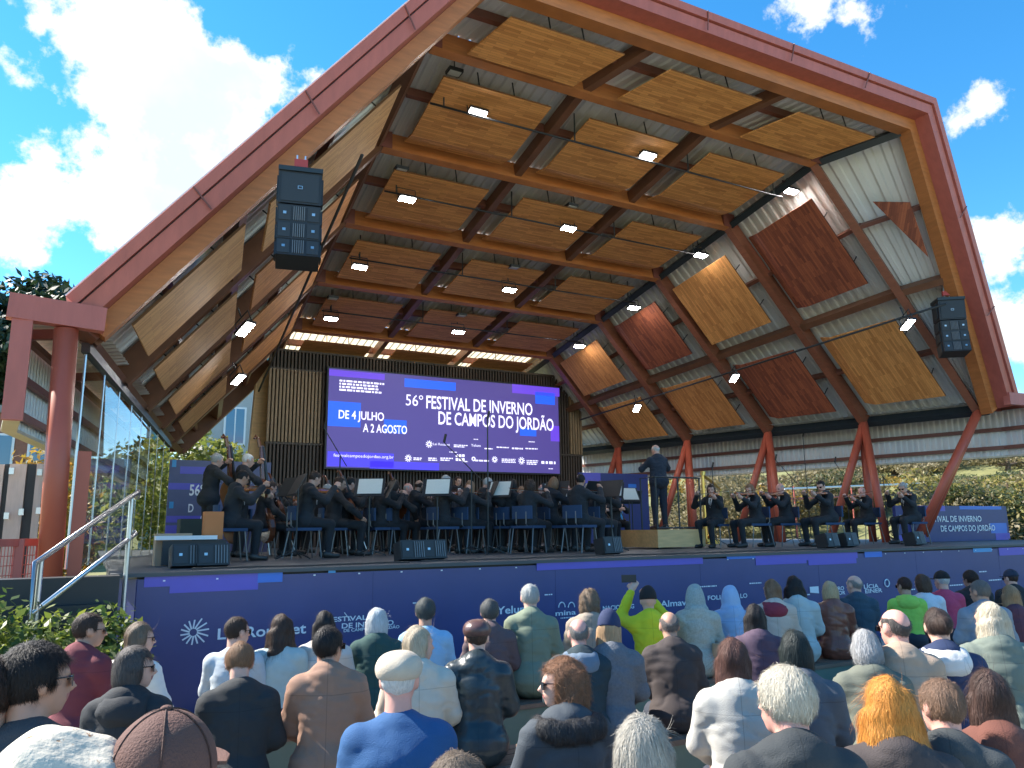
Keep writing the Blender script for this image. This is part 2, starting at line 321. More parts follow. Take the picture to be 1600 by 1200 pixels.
# longitudinal members
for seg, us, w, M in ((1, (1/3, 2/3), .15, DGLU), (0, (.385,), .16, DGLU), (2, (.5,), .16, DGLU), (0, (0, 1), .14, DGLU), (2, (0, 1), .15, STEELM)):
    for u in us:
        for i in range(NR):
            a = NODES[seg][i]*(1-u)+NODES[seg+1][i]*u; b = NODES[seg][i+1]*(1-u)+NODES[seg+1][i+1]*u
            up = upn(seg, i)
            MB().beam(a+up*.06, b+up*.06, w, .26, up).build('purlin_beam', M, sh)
REDG = mat('purlin_red', (.20, .075, .05), .5)
for seg, us in ((1, (1/6, .5, 5/6)), (0, (.2, .72)), (2, (.25, .75))):
    for u in us:
        for i in range(NR):
            a = NODES[seg][i]*(1-u)+NODES[seg+1][i]*u; b = NODES[seg][i+1]*(1-u)+NODES[seg+1][i+1]*u
            up = upn(seg, i)
            if seg == 1:   # short cross purlins between the ribs
                m_ = (a+b)/2; w_ = (NODES[2][i]-NODES[1][i])/6
                MB().beam(m_-w_*.95+up*.2, m_+w_*.95+up*.2, .09, .18, up).build('cross_purlin', REDG, sh)
            else: MB().beam(a+up*.22, b+up*.22, .09, .16, up).build('cross_purlin', REDG, sh)
# portal: timber beam and red fascia
pn = [PLF, PLR, PRR, PRF]; ctr = (PLR+PRR+PLF+PRF)/4
def offset_poly(dist):
    out = []; ns = []
    for k in range(3):
        d = nrm(pn[k+1]-pn[k]); ax = nrm(np.cross(PLR-PLF, PRR-PLR)); n_ = np.cross(ax, d)
        if n_@(pn[k]-ctr) < 0: n_ = -n_
        ns.append(n_)
    out.append(pn[0]+ns[0]*dist)
    for k in (1, 2):
        h = nrm(ns[k-1]+ns[k]); out.append(pn[k]+h*dist/max(.3, h@ns[k]))
    out.append(pn[3]+ns[2]*dist); return out
def ring(name, d0, d1, y0, y1, M):
    p0, p1 = offset_poly(d0), offset_poly(d1)
    for k in range(3):
        a, b, c, d = p0[k], p0[k+1], p1[k+1], p1[k]; e0, e1 = A_((0, y0, 0)), A_((0, y1, 0))
        mb = MB(); mb.add([a+e0, b+e0, c+e0, d+e0, a+e1, b+e1, c+e1, d+e1], [(0, 1, 2, 3), (4, 7, 6, 5), (0, 4, 5, 1), (1, 5, 6, 2), (2, 6, 7, 3), (3, 7, 4, 0)]); mb.build(name, M, sh)
ring('portal_beam', 0, .22, -.10, .16, GLULAM)
ring('fascia', .225, .41, -.40, .20, RED)
ring('fascia_groove', .41, .43, -.34, .20, STEELM)
ring('fascia_cap', .43, .56, -.44, .25, RED)
po = offset_poly(.57)
for k in range(3):
    MB().tube([po[k]+A_((0, -.38, .02)), po[k+1]+A_((0, -.38, .02))], .012, 5).build('lightning_cable', WHITE, sh)
pj = offset_poly(.23); pk = offset_poly(.56)
for k in range(3):
    nj = (4, 5, 3)[k]
    for j in range(1, nj):
        t = j/nj; a = pj[k]+(pj[k+1]-pj[k])*t; b = pk[k]+(pk[k+1]-pk[k])*t
        MB().beam(a+A_((0, -.445, 0)), b+A_((0, -.445, 0)), .02, .012, (0, -1, 0)).build('fascia_joint', DRED, sh)
# eaves and hanging skirts
def skirt(side, foot, pf):
    s = -1 if side == 0 else 1; ft = [pf]+foot
    zo = .10 if side == 0 else .24; out = [p+A_((s*(.86 if side == 0 else .95), 0, zo)) for p in ft]; low = [p+A_((0, 0, -1.16)) for p in out]
    out[0] = out[0]+A_((0, -.45, 0)); low[0] = low[0]+A_((0, -.45, 0))
    for i in range(NR):
        corr(low[i], out[i], out[i+1], low[i+1], .14, .03, A_((s, 0, 0.)), SHEET, 'skirt_sheet')
        up = A_((0, 0, 1.)); corr(ft[i]+up*.3, out[i]+up*.06, out[i+1]+up*.06, ft[i+1]+up*.3, .2, .03, up, SHEET, 'eave_sheet')
        for t in (.12, .5, .93): MB().beam(low[i]*(1-t)+out[i]*t+A_((-s*.06, 0, 0)), low[i+1]*(1-t)+out[i+1]*t+A_((-s*.06, 0, 0)), .07, .09, (0, 0, 1)).build('girt', REDG, sh)
        MB().beam(ft[i+1]+A_((0, 0, .1)), out[i+1]+A_((-s*.05, 0, -.1)), .09, .12, (0, 0, 1)).build('outrigger', DRED, sh)
        MB().beam(low[i]+A_((-s*.03, 0, -.05)), low[i+1]+A_((-s*.03, 0, -.05)), .16, .04, (0, 0, 1)).build('drip_edge', mat('cream_trim', (.6, .55, .42), .6), sh)
    MB().beam(low[0]+A_((-s*.04, -.03, -.05)), out[0]+A_((-s*.04, -.03, .2)), .2, .10, (0, -1, 0)).build('skirt_post', RED, sh)
    e0 = out[0]+A_((s*.12, -.08, -.08)); e1 = pn[0 if side == 0 else 3]+A_((s*.02, -.45, -.02 if side == 0 else .15))
    MB().beam(e0, e1, .16, .28, (0, 0, 1)).build('eave_fascia', RED, sh)
skirt(0, LF, PLF); skirt(1, RF, PRF)
# supports
c0 = Pz(-.42, 10.0, 2.34); MB().tube([(c0[0]+.08, c0[1], 1.0), c0], .125, 20).build('column', TUBE, sh, True)
MB().box((c0[0]+.3, c0[1]+.1, 1.75), (.14, .14, 2.1)).build('column', TUBE, sh)
for i in range(0, NR):
    f = RF[i]
    for dx, dy in ((-.75, .9), (-.55, -.75)) if i else ((-1.25, 1.3), (-.75, 1.5)):
        MB().tube([f+A_((0, 0, .1)), (f[0]+dx, f[1]+dy, STAGE-.3)], .1, 14).build('strut', TUBE, sh, True)
    if i: MB().tube([f+A_((.05, .1, .05)), (f[0]+.05, f[1]+.1, STAGE-.3)], .095, 14).build('strut', TUBE, sh, True)
# acoustic panels
W1 = staves('panel_honey', (.78, .35, .105), (.48, .18, .045)); W2 = staves('panel_red', (.38, .105, .045), (.15, .035, .02)); W3 = staves('panel_amber', (.66, .28, .085), (.42, .15, .04))
WT = staves('panel_tan', (.70, .37, .145), (.48, .225, .08))
def panel(seg, i, u0, u1, v0, v1, M, drop=.06, flap=.0, tilt=0.0, name='acoustic_panel'):
    a, b, c, d = NODES[seg][i], NODES[seg+1][i], NODES[seg+1][i+1], NODES[seg][i+1]
    up = upn(seg, i)
    def S(u, v, o): return (a*(1-u)+b*u)*(1-v)+(d*(1-u)+c*u)*v - up*o
    vf = v1-flap*(v1-v0)
    rows = [(v0, drop+tilt), (vf, drop-tilt)]
    if flap: rows.append((v1, drop-tilt-.16))
    mb = MB(); vs = []
    for v, o in rows:
        for u in (u0, u1): vs += [S(u, v, o), S(u, v, o-.035)]
    nrow = len(rows); fs = []
    for r in range(nrow-1):
        k = r*4; fs += [(k, k+2, k+6, k+4), (k+1, k+5, k+7, k+3), (k, k+4, k+5, k+1), (k+2, k+3, k+7, k+6)]
    fs += [(0, 1, 3, 2), (nrow*4-4, nrow*4-2, nrow*4-1, nrow*4-3)]
    mb.add(vs, fs); o0 = A_(vs[0]); eu = nrm(A_(vs[2])-o0); ev = nrm(np.cross(up, eu))
    for k, p in enumerate(vs):
        q = A_(p)-o0; x, y = q@eu, q@ev
        mb.uv[k] = (x, y) if seg == 1 else (x, y)
    o = mb.build(name, M, sh)
    for u, v in ((u0+.08, v0+.03), (u1-.08, v0+.03), (u0+.08, vf-.03), (u1-.08, vf-.03)): MB().tube([S(u, v, drop-.03), S(u, v, -.36)], .014, 5).build('hanger', STEELM, o)
    return o
for i in range(6):
    for c in range(3):
        u0, u1 = c/3+.045, (c+1)/3-.05
        if i == 0: panel(1, 0, u0+.01, u1, .18, .86, W1, .10, 0, .02)
        else: panel(1, i, u0, u1, .16, .93, (W1, W3)[i > 3], .03, .2 if i in (1, 2) else .12, .03)
for i in range(1, 5):
    panel(2, i, .08, .42, .16, .9, (None, W2, W1, W2, W3)[i], .05, .18 if i % 2 else 0, .03)
    panel(2, i, .57, .9, .14, .88, (None, W1, W2, W3, W1)[i], .05, .16, .03)
a, b, c, d = NODES[2][0], NODES[3][0], NODES[3][1], NODES[2][1]
S = lambda u, v: (a*(1-u)+b*u)*(1-v)+(d*(1-u)+c*u)*v
up = outw(RR[0], RF[0], PRR); tri = [S(.17, .62)-up*.1, S(.21, .2)-up*.1, S(.40, .22)-up*.1]
mb = MB().slab(tri, up*.035)
for k, p in enumerate(mb.v): q = A_(p)-A_(mb.v[0]); mb.uv[k] = (q@nrm(tri[2]-tri[1]), q@nrm(tri[0]-tri[1]))
mb.build('acoustic_panel', W2, sh)
for i in range(1, 5):
    panel(0, i, .07, .365, .02, .64, WT, .10, 0, -.01)
    panel(0, i, .44, .88, .04, .66, (WT, WT, W3, W1, W1)[i], .10, 0, -.01)
# lighting pipes
for i in range(1, 5):
    a, b = NODES[1][i]+A_((.35, .85, -.42)), NODES[2][i]+A_((-.1, .85, -.42)); MB().tube([a, b], .02, 8).build('lighting_pipe', BLACK, sh, True)
    for t in (.03, .35, .68, .97): p = a*(1-t)+b*t; MB().tube([p, p+A_((0, 0, .6))], .015, 5).build('pipe_hanger', STEELM, sh)
pr0, pr1 = NODES[2][1]*.45+NODES[3][1]*.55, NODES[2][5]*.40+NODES[3][5]*.60; ir = A_((-.45, 0, -.2))
MB().tube([pr0+ir+A_((0.3, -1.0, 0)), pr1+ir], .026, 8).build('lighting_pipe', BLACK, sh, True)
pl0, pl1 = NODES[0][0]*.42+NODES[1][0]*.58, NODES[0][5]*.45+NODES[1][5]*.55
MB().tube([pl0+A_((.3, .4, -.3)), pl1+A_((.4, 0, -.3))], .026, 8).build('lighting_pipe', BLACK, sh, True)
# ------------------------------------------------------------------ flood lights
LAMP = mat('lamp_lens', (1, .98, .95), .3, var=0, emit=55)
fl = empty('flood_light')
MB().box((0, 0, 0), (.36, .2, .05)).build('housing', BLACK, fl)
MB().box((0, 0, -.03), (.32, .15, .012)).build('lens', LAMP, fl)
MB().tube([(-.195, 0, 0), (-.195, 0, .24), (.195, 0, .24), (.195, 0, 0)], .012, 5).build('bracket', STEELM, fl)
MB().tube([(0, 0, .24), (0, 0, .46)], .014, 5).build('hook', STEELM, fl)
first = True
def flood(p, tilt=(0, 0), rz=0, lab='', grp='floodlights on the ceiling pipes'):
    global first
    o = fl if first else copy_tree(fl); first = False
    o.location = p; o.rotation_euler = (tilt[0], tilt[1], rz); tag(o, lab, 'floodlight', grp)
for i, pts in ((1, ((746, 175), (1012, 242), (1236, 298))), (2, ((636, 310), (888, 356), (1095, 398))), (3, ((562, 416), (796, 452), (990, 480))), (4, ((517, 497), (716, 518), (905, 540)))):
    for e, (x, y) in enumerate(pts): flood(atY(x, y, 10.7+2.55*(i-1)+.85), (math.radians(-14), 0), 0, 'lit floodlight %s of the %s ceiling pipe behind the front fascia' % (('at the panelled-wall end', 'in the middle', 'at the white-wall end')[e], ('first', 'second', 'third', 'fourth')[i-1]))
for x, y, Y in ((1418, 506, 9.9), (1147, 590, 14.6), (995, 637, 18.2)): flood(atY(x, y, Y), (0, math.radians(24)), 1.2, 'lit floodlight on the pipe along the white sloping side wall', 'floodlights on the side wall pipe')
for x, y, Y in ((383, 513, 13.2), (372, 592, 17.0)): flood(atY(x, y, Y), (0, math.radians(-30)), -1.1, 'lit floodlight hanging on the dark pipe along the panelled side wall', 'floodlights by the panelled wall')
sm = empty('work_light'); MB().box((0, 0, 0), (.26, .2, .06)).build('housing', BLACK, sm); MB().box((0, 0, -.034), (.21, .15, .01)).build('lens', mat('dull_lens', (.5, .5, .46), .3), sm); MB().tube([(0, 0, .03), (0, 0, .22)], .012, 5).build('bracket', STEELM, sm)
for k, (x, y, i) in enumerate(((710, 112, 1), (627, 264, 2), (893, 322, 2), (520, 465, 4), (721, 492, 4), (803, 417, 3))):
    o = sm if k == 0 else copy_tree(sm); o.location = atY(x, y, 10.7+2.55*(i-1)+.4); tag(o, 'small unlit floodlight fixed under a ceiling beam of the shell', 'floodlight', 'unlit lights under the beams')
# ------------------------------------------------------------------ line arrays
def array(name, loc, rz, label, n=4, s=1.0):
    r = empty(name, loc, rz, label=label, cat='speaker', group='hanging speaker arrays')
    MB().box((0, 0, -.04), (.64, .52, .07)).build('rigging_frame', STEELM, r)
    MB().tube([(-.06, 0, 0), (-.06, 0, .3)], .012, 5).tube([(.06, 0, 0), (.06, 0, .3)], .012, 5).build('chain', GALV, r)
    MB().box((0, 0, .16), (.2, .09, .12)).build('hoist_hook', mat('hoist_red', (.5, .06, .05), .5), r)
    def cab(z, hgt, tilt, sub):
        R = np.array(Matrix.Rotation(tilt, 3, 'X')); c = A_((0, .03*0-abs(tilt)*.25, z))
        b = MB().box(c, (.62, .46, hgt), R).build('cabinet', BLACK, r)
        g = lambda x, w, h2, nm, M, d=.235: MB().box(c+R@A_((x, -d, 0)), (w, .014, h2), R).build(nm, M, b)
        if sub: g(0, .54, hgt-.06, 'grille', GRILLE); g(0, .07, .05, 'badge', GALV, .245); g(0, .05, .03, 'badge_face', BLACK, .25)
        else:
            for x in (-.205, .205): g(x, .17, hgt-.05, 'grille', GRILLE); g(x, .045, .04, 'badge', GALV, .245)
            for k in range(6): MB().box(c+R@A_((-.075+k*.03, -.238, 0)), (.012, .02, hgt-.06), R).build('horn_fin', mat('horn_grey', (.16, .17, .18), .5), b)
        for sx in (-.325, .325): MB().box(c+R@A_((sx, -.05, 0)), (.02, .2, hgt*.8), R).build('rigging_plate', STEELM, b)
    r.scale = (s, s, s)
    cab(-.33, .50, 0, True); z = -.60
    for k in range(n-1): t = math.radians((0, 4, 10, 16)[k]); cab(z-.14, .27, -t, False); z -= .285
    return r
pS = atY(470, 272, 8.9); array('speaker_array', pS, math.radians(-12), 'black speaker array hanging under the sloping fascia beside the dark pipe', 4, .80)
pS2 = atY(1480, 468, 10.0); array('speaker_array', pS2, math.radians(-38), 'black speaker array hanging against the white corrugated side wall', 4, .88)
# ------------------------------------------------------------------ back wall and screen
WY = 21.75; x0, x1 = 4.1, 14.4; zt = 5.12+H
bw = empty('slat_wall', label='tall wall of narrow vertical timber slats behind the orchestra', cat='wall')
MB().box(((x0+x1)/2, WY+.2, (zt+STAGE)/2), (x1-x0, .1, zt-STAGE)).build('backing', mat('backing_black', (.02, .018, .016), .8), bw)
mb, md = MB(), MB(); k = 0; x = x0
while x < x1:
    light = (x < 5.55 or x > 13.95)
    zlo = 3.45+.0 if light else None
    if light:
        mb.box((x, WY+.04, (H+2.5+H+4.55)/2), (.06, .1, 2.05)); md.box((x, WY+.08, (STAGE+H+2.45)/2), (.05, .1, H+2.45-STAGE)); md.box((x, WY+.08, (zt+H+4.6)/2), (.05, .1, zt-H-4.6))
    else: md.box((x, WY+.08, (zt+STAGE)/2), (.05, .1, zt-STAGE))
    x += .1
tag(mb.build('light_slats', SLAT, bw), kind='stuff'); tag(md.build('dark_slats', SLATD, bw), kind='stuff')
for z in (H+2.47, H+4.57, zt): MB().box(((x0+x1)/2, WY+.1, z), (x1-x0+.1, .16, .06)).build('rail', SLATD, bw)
SY = 21.5; p = [atY(x, y, SY) for x, y in ((514.4, 576.3), (874.5, 739.3))]; X0, X1, Z1, Z0 = p[0][0], p[1][0], atY(694, 591, SY)[2], atY(694, 735, SY)[2]
scn = empty('led_screen', label='wide purple LED screen showing the festival title above the orchestra', cat='screen')
MB().box(((X0+X1)/2, SY+.08, (Z0+Z1)/2), (X1-X0+.1, .14, Z1-Z0+.1)).build('cabinet', BLACK, scn)
EK = .36
LBG = led('led_purple', (.07, .05, .235), EK); LV = led('led_violet', (.13, .055, .62), EK); LB = led('led_blue', (.02, .11, .8), EK); LT = led('led_white', (.85, .82, 1), EK*1.1); LDB = led('led_deep_blue', (.07, .05, .75), EK)
dis = MB().box(((X0+X1)/2, SY, (Z0+Z1)/2), (X1-X0, .02, Z1-Z0)).build('display', LBG, scn)
for x0_, y0_, x1_, y1_, M in ((514.5, 577, 601, 594, LV), (632, 591, 712, 611, LB), (800, 600, 874, 620, LV), (836, 612, 867, 633, LB), (513, 626, 563, 668, LB), (600, 655, 635, 678, LB), (512, 705, 615, 731, LDB), (578, 720, 686, 735, LDB), (812, 668, 838, 682, LB), (860, 665, 874, 690, LV)):
    rect_at('light_block', x0_, y0_, x1_, y1_, SY-.012, M, dis)
Yd = SY-.022
for s, xa, xb, yb, cap in (('56º', 634, 661, 634, 18), ('FESTIVAL DE INVERNO', 666, 832, 643.5, 20), ('DE CAMPOS DO JORDÃO', 685, 865, 668, 20), ('DE 4 JULHO', 529, 600, 655.5, 13.5), ('A 2 AGOSTO', 567, 636, 676.5, 13.5), ('festivalcamposdojordao.org.br', 521, 615, 715, 5), ('Lei Rouanet', 677, 703, 696, 4), ('Yelum', 736, 751, 698, 4.5)):
    text_at(s, xa, xb, yb, cap, Yd, LT, dis, bold=.014 if cap > 12 and s != '56º' else .0)
for x0_, x1_, yb_, cap_, nl in ((530, 606, 613, 19, 4), (709, 731, 699, 5, 2), (776, 795, 700, 3, 1), (800, 817, 702, 4, 1), (821, 840, 702, 3, 1), (757, 770, 702, 3, 1), (646, 660, 719, 5, 2), (669, 686, 720, 6, 2), (688, 708, 720, 6, 2), (722, 731, 722, 3, 1), (742, 764, 721, 4, 1), (784, 807, 723, 7, 3), (823, 842, 726, 8, 3), (846, 868, 725, 7, 1), (740, 747, 687, 2, 1), (826, 836, 691, 2, 1), (702, 714, 707, 2, 1), (857, 864, 733, 2, 1)): fine_print(x0_, x1_, yb_, cap_, Yd, LT, dis, nl)
for (x, y, r) in ((670.5, 694, .11), (740, 717, .07), (773, 718, .1), (815, 720, .12), (638, 716, .11)):
    c = atY(x, y, Yd); mb = MB()
    for k in range(10): d = A_((math.cos(k*.628), 0, math.sin(k*.628))); mb.beam(c+d*.03, c+d*r, .002, .025, np.cross(d, (0, 1, 0)))
    mb.build('round_logo', LT, dis)
mb = MB()
for k in range(6): mb.box(atY(714+5*(k % 3), 712+6*(k//3), Yd), (.08, .004, .08))
mb.build('dot_logo', LT, dis)
# fabric fins by the open back
for xw in (400,):
    a = atY(372, 700, 21.6); mb = MB(); pts = [atY(x, y, 22.3) for x, y in ((388, 716), (424, 716), (432, 556), (400, 600))]; mb.slab(pts, (0, .25, 0))
    tag(mb.build('timber_fin', OAK), 'tall pale timber fin between the slat wall and the open side', 'wall')
# ------------------------------------------------------------------ figures: implicit surfaces -> meshes
nrng = np.random.default_rng(3)
_K = nrng.normal(size=(8, 3)); _K /= np.linalg.norm(_K, axis=1)[:, None]
def fold_noise(P, freq, seed=0):
    out = 0; ph = nrng.random(8)*6.28 if seed is None else np.random.default_rng(seed).random(8)*6.28
    w = np.sin(P@_K[6]*freq*.5+ph[6])*.5+np.sin(P@_K[7]*freq*.37+ph[7])*.5
    for k in range(6): out = out+np.sin(P@_K[k]*freq*(.6+.25*k)+ph[k]+1.6*w)/(1+.35*k)
    return out/3
def sd_prim(P, pr):
    if pr[0] == 'c':
        a, b, ra, rb = A_(pr[1]), A_(pr[2]), pr[3], pr[4]; ba = b-a; h = np.clip(((P-a)@ba)/(ba@ba+1e-9), 0, 1)
        return np.linalg.norm(P-a-h[..., None]*ba, axis=-1)-(ra+(rb-ra)*h)
    c, r = A_(pr[1]), A_(pr[2]); q = P-c
    if len(pr) > 3 and pr[3] is not None: q = q@pr[3]
    k0 = np.linalg.norm(q/r, axis=-1); k1 = np.linalg.norm(q/(r*r), axis=-1)+1e-9
    return k0*(k0-1)/k1
def bounds(pr):
    if pr[0] == 'c': a, b = A_(pr[1]), A_(pr[2]); r = max(pr[3], pr[4]); return np.minimum(a, b)-r, np.maximum(a, b)+r
    r = max(pr[2]) if len(pr) > 3 and pr[3] is not None else A_(pr[2]); return A_(pr[1])-r, A_(pr[1])+r
def surface(prims, h, k=.03, infl=0.0, post=None):
    lo = np.min([bounds(p)[0] for p in prims], 0)-infl-.04; hi = np.max([bounds(p)[1] for p in prims], 0)+infl+.04
    n = np.ceil((hi-lo)/h).astype(int)+1; Fd = np.full(n, .2, np.float64)
    ax = [lo[i]+np.arange(n[i])*h for i in range(3)]
    for p in prims:
        a, b = bounds(p); mrg = .07+infl
        i0 = np.maximum(((a-mrg-lo)/h).astype(int), 0); i1 = np.minimum(((b+mrg-lo)/h).astype(int)+2, n)
        sl = tuple(slice(i0[i], i1[i]) for i in range(3))
        P = np.stack(np.meshgrid(*[ax[i][sl[i]] for i in range(3)], indexing='ij'), -1); d = sd_prim(P, p)
        o = Fd[sl]; hh = np.maximum(k-np.abs(o-d), 0)/k; Fd[sl] = np.minimum(o, d)-hh*hh*k*.25
    P = None
    Fd -= infl
    if post is not None:
        P = np.stack(np.meshgrid(*ax, indexing='ij'), -1); Fd = post(P, Fd)
    return nets(Fd, lo, h)
def nets(Fd, lo, h):
    S = Fd < 0; n = A_(Fd.shape); c = [slice(0, -1), slice(1, None)]
    cnt = sum(S[c[i], c[j], c[k]].astype(np.int8) for i in (0, 1) for j in (0, 1) for k in (0, 1)); act = (cnt > 0) & (cnt < 8)
    idx = -np.ones(act.shape, int); cells = np.argwhere(act); idx[act] = np.arange(len(cells))
    acc = np.zeros((len(cells), 3)); w = np.zeros(len(cells)); i, j, k = cells.T
    for axis in range(3):
        for u in (0, 1):
            for v in (0, 1):
                o0 = [0, 0, 0]; oth = [q for q in range(3) if q != axis]; o0[oth[0]] = u; o0[oth[1]] = v; o1 = list(o0); o1[axis] = 1
                a = Fd[i+o0[0], j+o0[1], k+o0[2]]; b = Fd[i+o1[0], j+o1[1], k+o1[2]]; m_ = (a < 0) != (b < 0)
                t = np.where(m_, a/(a-b+1e-12), 0); p = np.zeros((len(cells), 3)); p[:] = o0; p[:, axis] = t
                acc[m_] += p[m_]; w[m_] += 1
    V = lo+(cells+acc/np.maximum(w, 1)[:, None])*h; Q = []
    for axis in range(3):
        s0 = [slice(None)]*3; s1 = [slice(None)]*3; s0[axis] = slice(0, -1); s1[axis] = slice(1, None)
        ed = S[tuple(s0)] != S[tuple(s1)]; e = np.argwhere(ed); oth = [q for q in range(3) if q != axis]
        ok = (e[:, oth[0]] > 0) & (e[:, oth[1]] > 0) & (e[:, oth[0]] < n[oth[0]]-1) & (e[:, oth[1]] < n[oth[1]]-1); e = e[ok]
        ins = S[tuple(s0)][tuple(e.T)]; q = []
        for du, dv in ((1, 1), (0, 1), (0, 0), (1, 0)):
            f = e.copy(); f[:, oth[0]] -= du; f[:, oth[1]] -= dv; q.append(idx[tuple(f.T)])
        q = np.stack(q, 1); flip = ins if axis != 1 else ~ins; q[~flip] = q[~flip][:, ::-1]; Q.append(q)
    return V, np.concatenate(Q)
def mesh_from(name, V, Q, smooth=True):
    me = bpy.data.meshes.new(name); me.vertices.add(len(V)); me.vertices.foreach_set('co', V.astype(np.float32).ravel())
    m_ = len(Q); w = Q.shape[1]; me.loops.add(m_*w); me.loops.foreach_set('vertex_index', Q.astype(np.int32).ravel()); me.polygons.add(m_); me.polygons.foreach_set('loop_start', np.arange(0, m_*w, w, dtype=np.int32)); me.polygons.foreach_set('loop_total', np.full(m_, w, np.int32))
    me.update(calc_edges=True); me.validate()
    if smooth: me.polygons.foreach_set('use_smooth', [True]*len(me.polygons))
    return me
# ---- head (its own frame: origin mid head, face +Y)
HEAD = [('e', (0, -.012, .025), (.076, .096, .092)), ('e', (0, .028, -.03), (.06, .066, .082)), ('e', (0, .06, -.088), (.028, .026, .024)), ('c', (0, .09, .005), (0, .113, -.028), .008, .013),
        ('c', (-.034, .076, .024), (.034, .076, .024), .014, .014), ('e', (.077, -.006, -.008), (.011, .02, .031)), ('e', (-.077, -.006, -.008), (.011, .02, .031)), ('c', (-.016, .087, -.058), (.016, .087, -.058), .009, .009)]
HS = .93
HEAD = [(p[0], tuple(A_(p[1])*HS), tuple(A_(p[2])*HS))+tuple(v*HS for v in p[3:]) for p in HEAD]
def rot_head(yaw, pitch): return np.array(Matrix.Rotation(-yaw, 3, 'Z') @ Matrix.Rotation(pitch, 3, 'X'))
def hand(w, d, n_, side, curl=.7):
    """palm, four unequal bent fingers and a thumb from wrist w along d; n_ = palm normal"""
    d = nrm(d); n_ = nrm(A_(n_)-d*(A_(n_)@d)); x = np.cross(d, n_)*side; w = A_(w); out = [('c', w, w+d*.075, .022, .03), ('e', w+d*.055, (.034, .034, .034))]
    for k, (o, L) in enumerate(((-.027, .062), (-.009, .072), (.009, .068), (.027, .052))):
        b = w+d*.088+x*o; m_ = b+(d*math.cos(curl*.6)+n_*math.sin(curl*.6))*L*.55; e = m_+(d*math.cos(curl*1.7)+n_*math.sin(curl*1.7))*L*.5
        out += [('c', b, m_, .0095, .009), ('c', m_, e, .009, .0075)]
    b = w+d*.03-x*.028; m_ = b+(d*.6-x*.7+n_*.3)*.035; out += [('c', b, m_, .012, .011), ('c', m_, m_+(d*.9+n_*.3)*.03, .0105, .0085)]
    return out
class Pose:
    def __init__(s, stand=False, lean=0., yaw=0., pitch=0., el=None, wr=None, arm_n=((1, 0, -.3), (-1, 0, -.3)), fat=1.0, spread=.11, knees=None, seat=.44):
        up = .39 if stand else seat-.44; s.up = up; R = np.array(Matrix.Rotation(-lean, 3, 'X')); hip = A_((0, 0, .53+up))
        T = lambda p: hip+R@(A_(p)+A_((0, 0, up))-hip)
        s.head = T((0, .035, 1.2)); s.hR = R@rot_head(yaw, pitch)
        nb = T((0, -.01, 1.02)); s.nb = nb; s.T = T
        hp = [(('c', s.head+s.hR@A_(p[1]), s.head+s.hR@A_(p[2]), p[3], p[4]) if p[0] == 'c' else ('e', s.head+s.hR@A_(p[1]), p[2], s.hR)) for p in HEAD]
        s.headp = hp+[('c', nb-A_((0, 0, .03)), s.head+s.hR@A_((0, -.025, -.06)), .06, .052)]
        f = fat
        s.torso = [('e', T((0, -.02, .56)), (.172*f, .135*f, .12), R), ('e', T((0, -.015+.02*(f-1), .72)), (.15*f, .112*f, .17), R), ('e', T((0, -.02, .88)), (.162*f, .115*f, .165), R), ('c', T((-.135, -.015, .985)), T((.135, -.015, .985)), .062, .062), ('c', T((-.05, -.01, 1.02)), T((.05, -.01, 1.02)), .05, .05)]
        s.arms = []; s.hands = []; s.sleeves = []
        el = el or ((-.215, .08, .76), (.215, .08, .76)); wr = wr or ((-.13, .30, .64), (.13, .30, .64))
        s.wr = [A_(w)+A_((0, 0, up)) for w in wr]; s.hd = []
        for k, sx in enumerate((-1, 1)):
            sh_ = T((sx*.165, -.012, .975)); e = A_(el[k])+A_((0, 0, up)); w = s.wr[k]; d = nrm(w-e)
            s.arms += [('c', sh_, e, .052, .041), ('c', e, w, .043, .028)]
            s.sleeves += [('c', sh_, e, .054, .043), ('c', e, e+(w-e)*.93, .046, .034)]
            s.hands += hand(w, d, arm_n[k], sx); s.hd.append(d)
        s.legs = []; s.shoes = []
        kn = knees or ((-spread, .43, .49), (spread, .43, .49))
        for k, sx in enumerate((-1, 1)):
            if stand: hp_, kk, an = A_((sx*.088, 0, .93)), A_((sx*.1, .02, .50)), A_((sx*.105, -.01, .09))
            else: hp_, kk = A_((sx*.09, .0, .54+up)), A_(kn[k])+A_((0, 0, up)); an = A_((kk[0]*1.0, kk[1]-.03, .09))
            s.legs += [('c', hp_, kk, .083*f, .06), ('c', kk, an, .058, .04)]
            s.shoes += [('c', an+A_((0, -.03, -.045)), an+A_((sx*.02, .15, -.055)), .042, .036), ('e', an+A_((0, -.01, -.02)), (.045, .06, .05))]
    def body(s): return s.headp+s.torso+s.arms+s.hands+s.legs+[('c', p[1], p[2], p[3]*.8, p[4]*.8) if p[0] == 'c' else p for p in s.shoes]
SKIN = {}
def skin(c):
    if c not in SKIN:
        M = mat('skin_%d' % len(SKIN), {'fair': (.62, .36, .27), 'tan': (.45, .25, .17), 'brown': (.30, .16, .10), 'pink': (.66, .33, .26)}[c], .55, var=.12, vscale=25)
        M.node_tree.nodes['Principled BSDF'].inputs['Subsurface Weight'].default_value = .08; M.node_tree.nodes['Principled BSDF'].inputs['Subsurface Radius'].default_value = (.02, .008, .004); SKIN[c] = M
    return SKIN[c]
EYEM = mat('eye_dark', (.03, .02, .02), .2, var=0); LIPM = mat('lips', (.40, .15, .13), .5, var=.05)
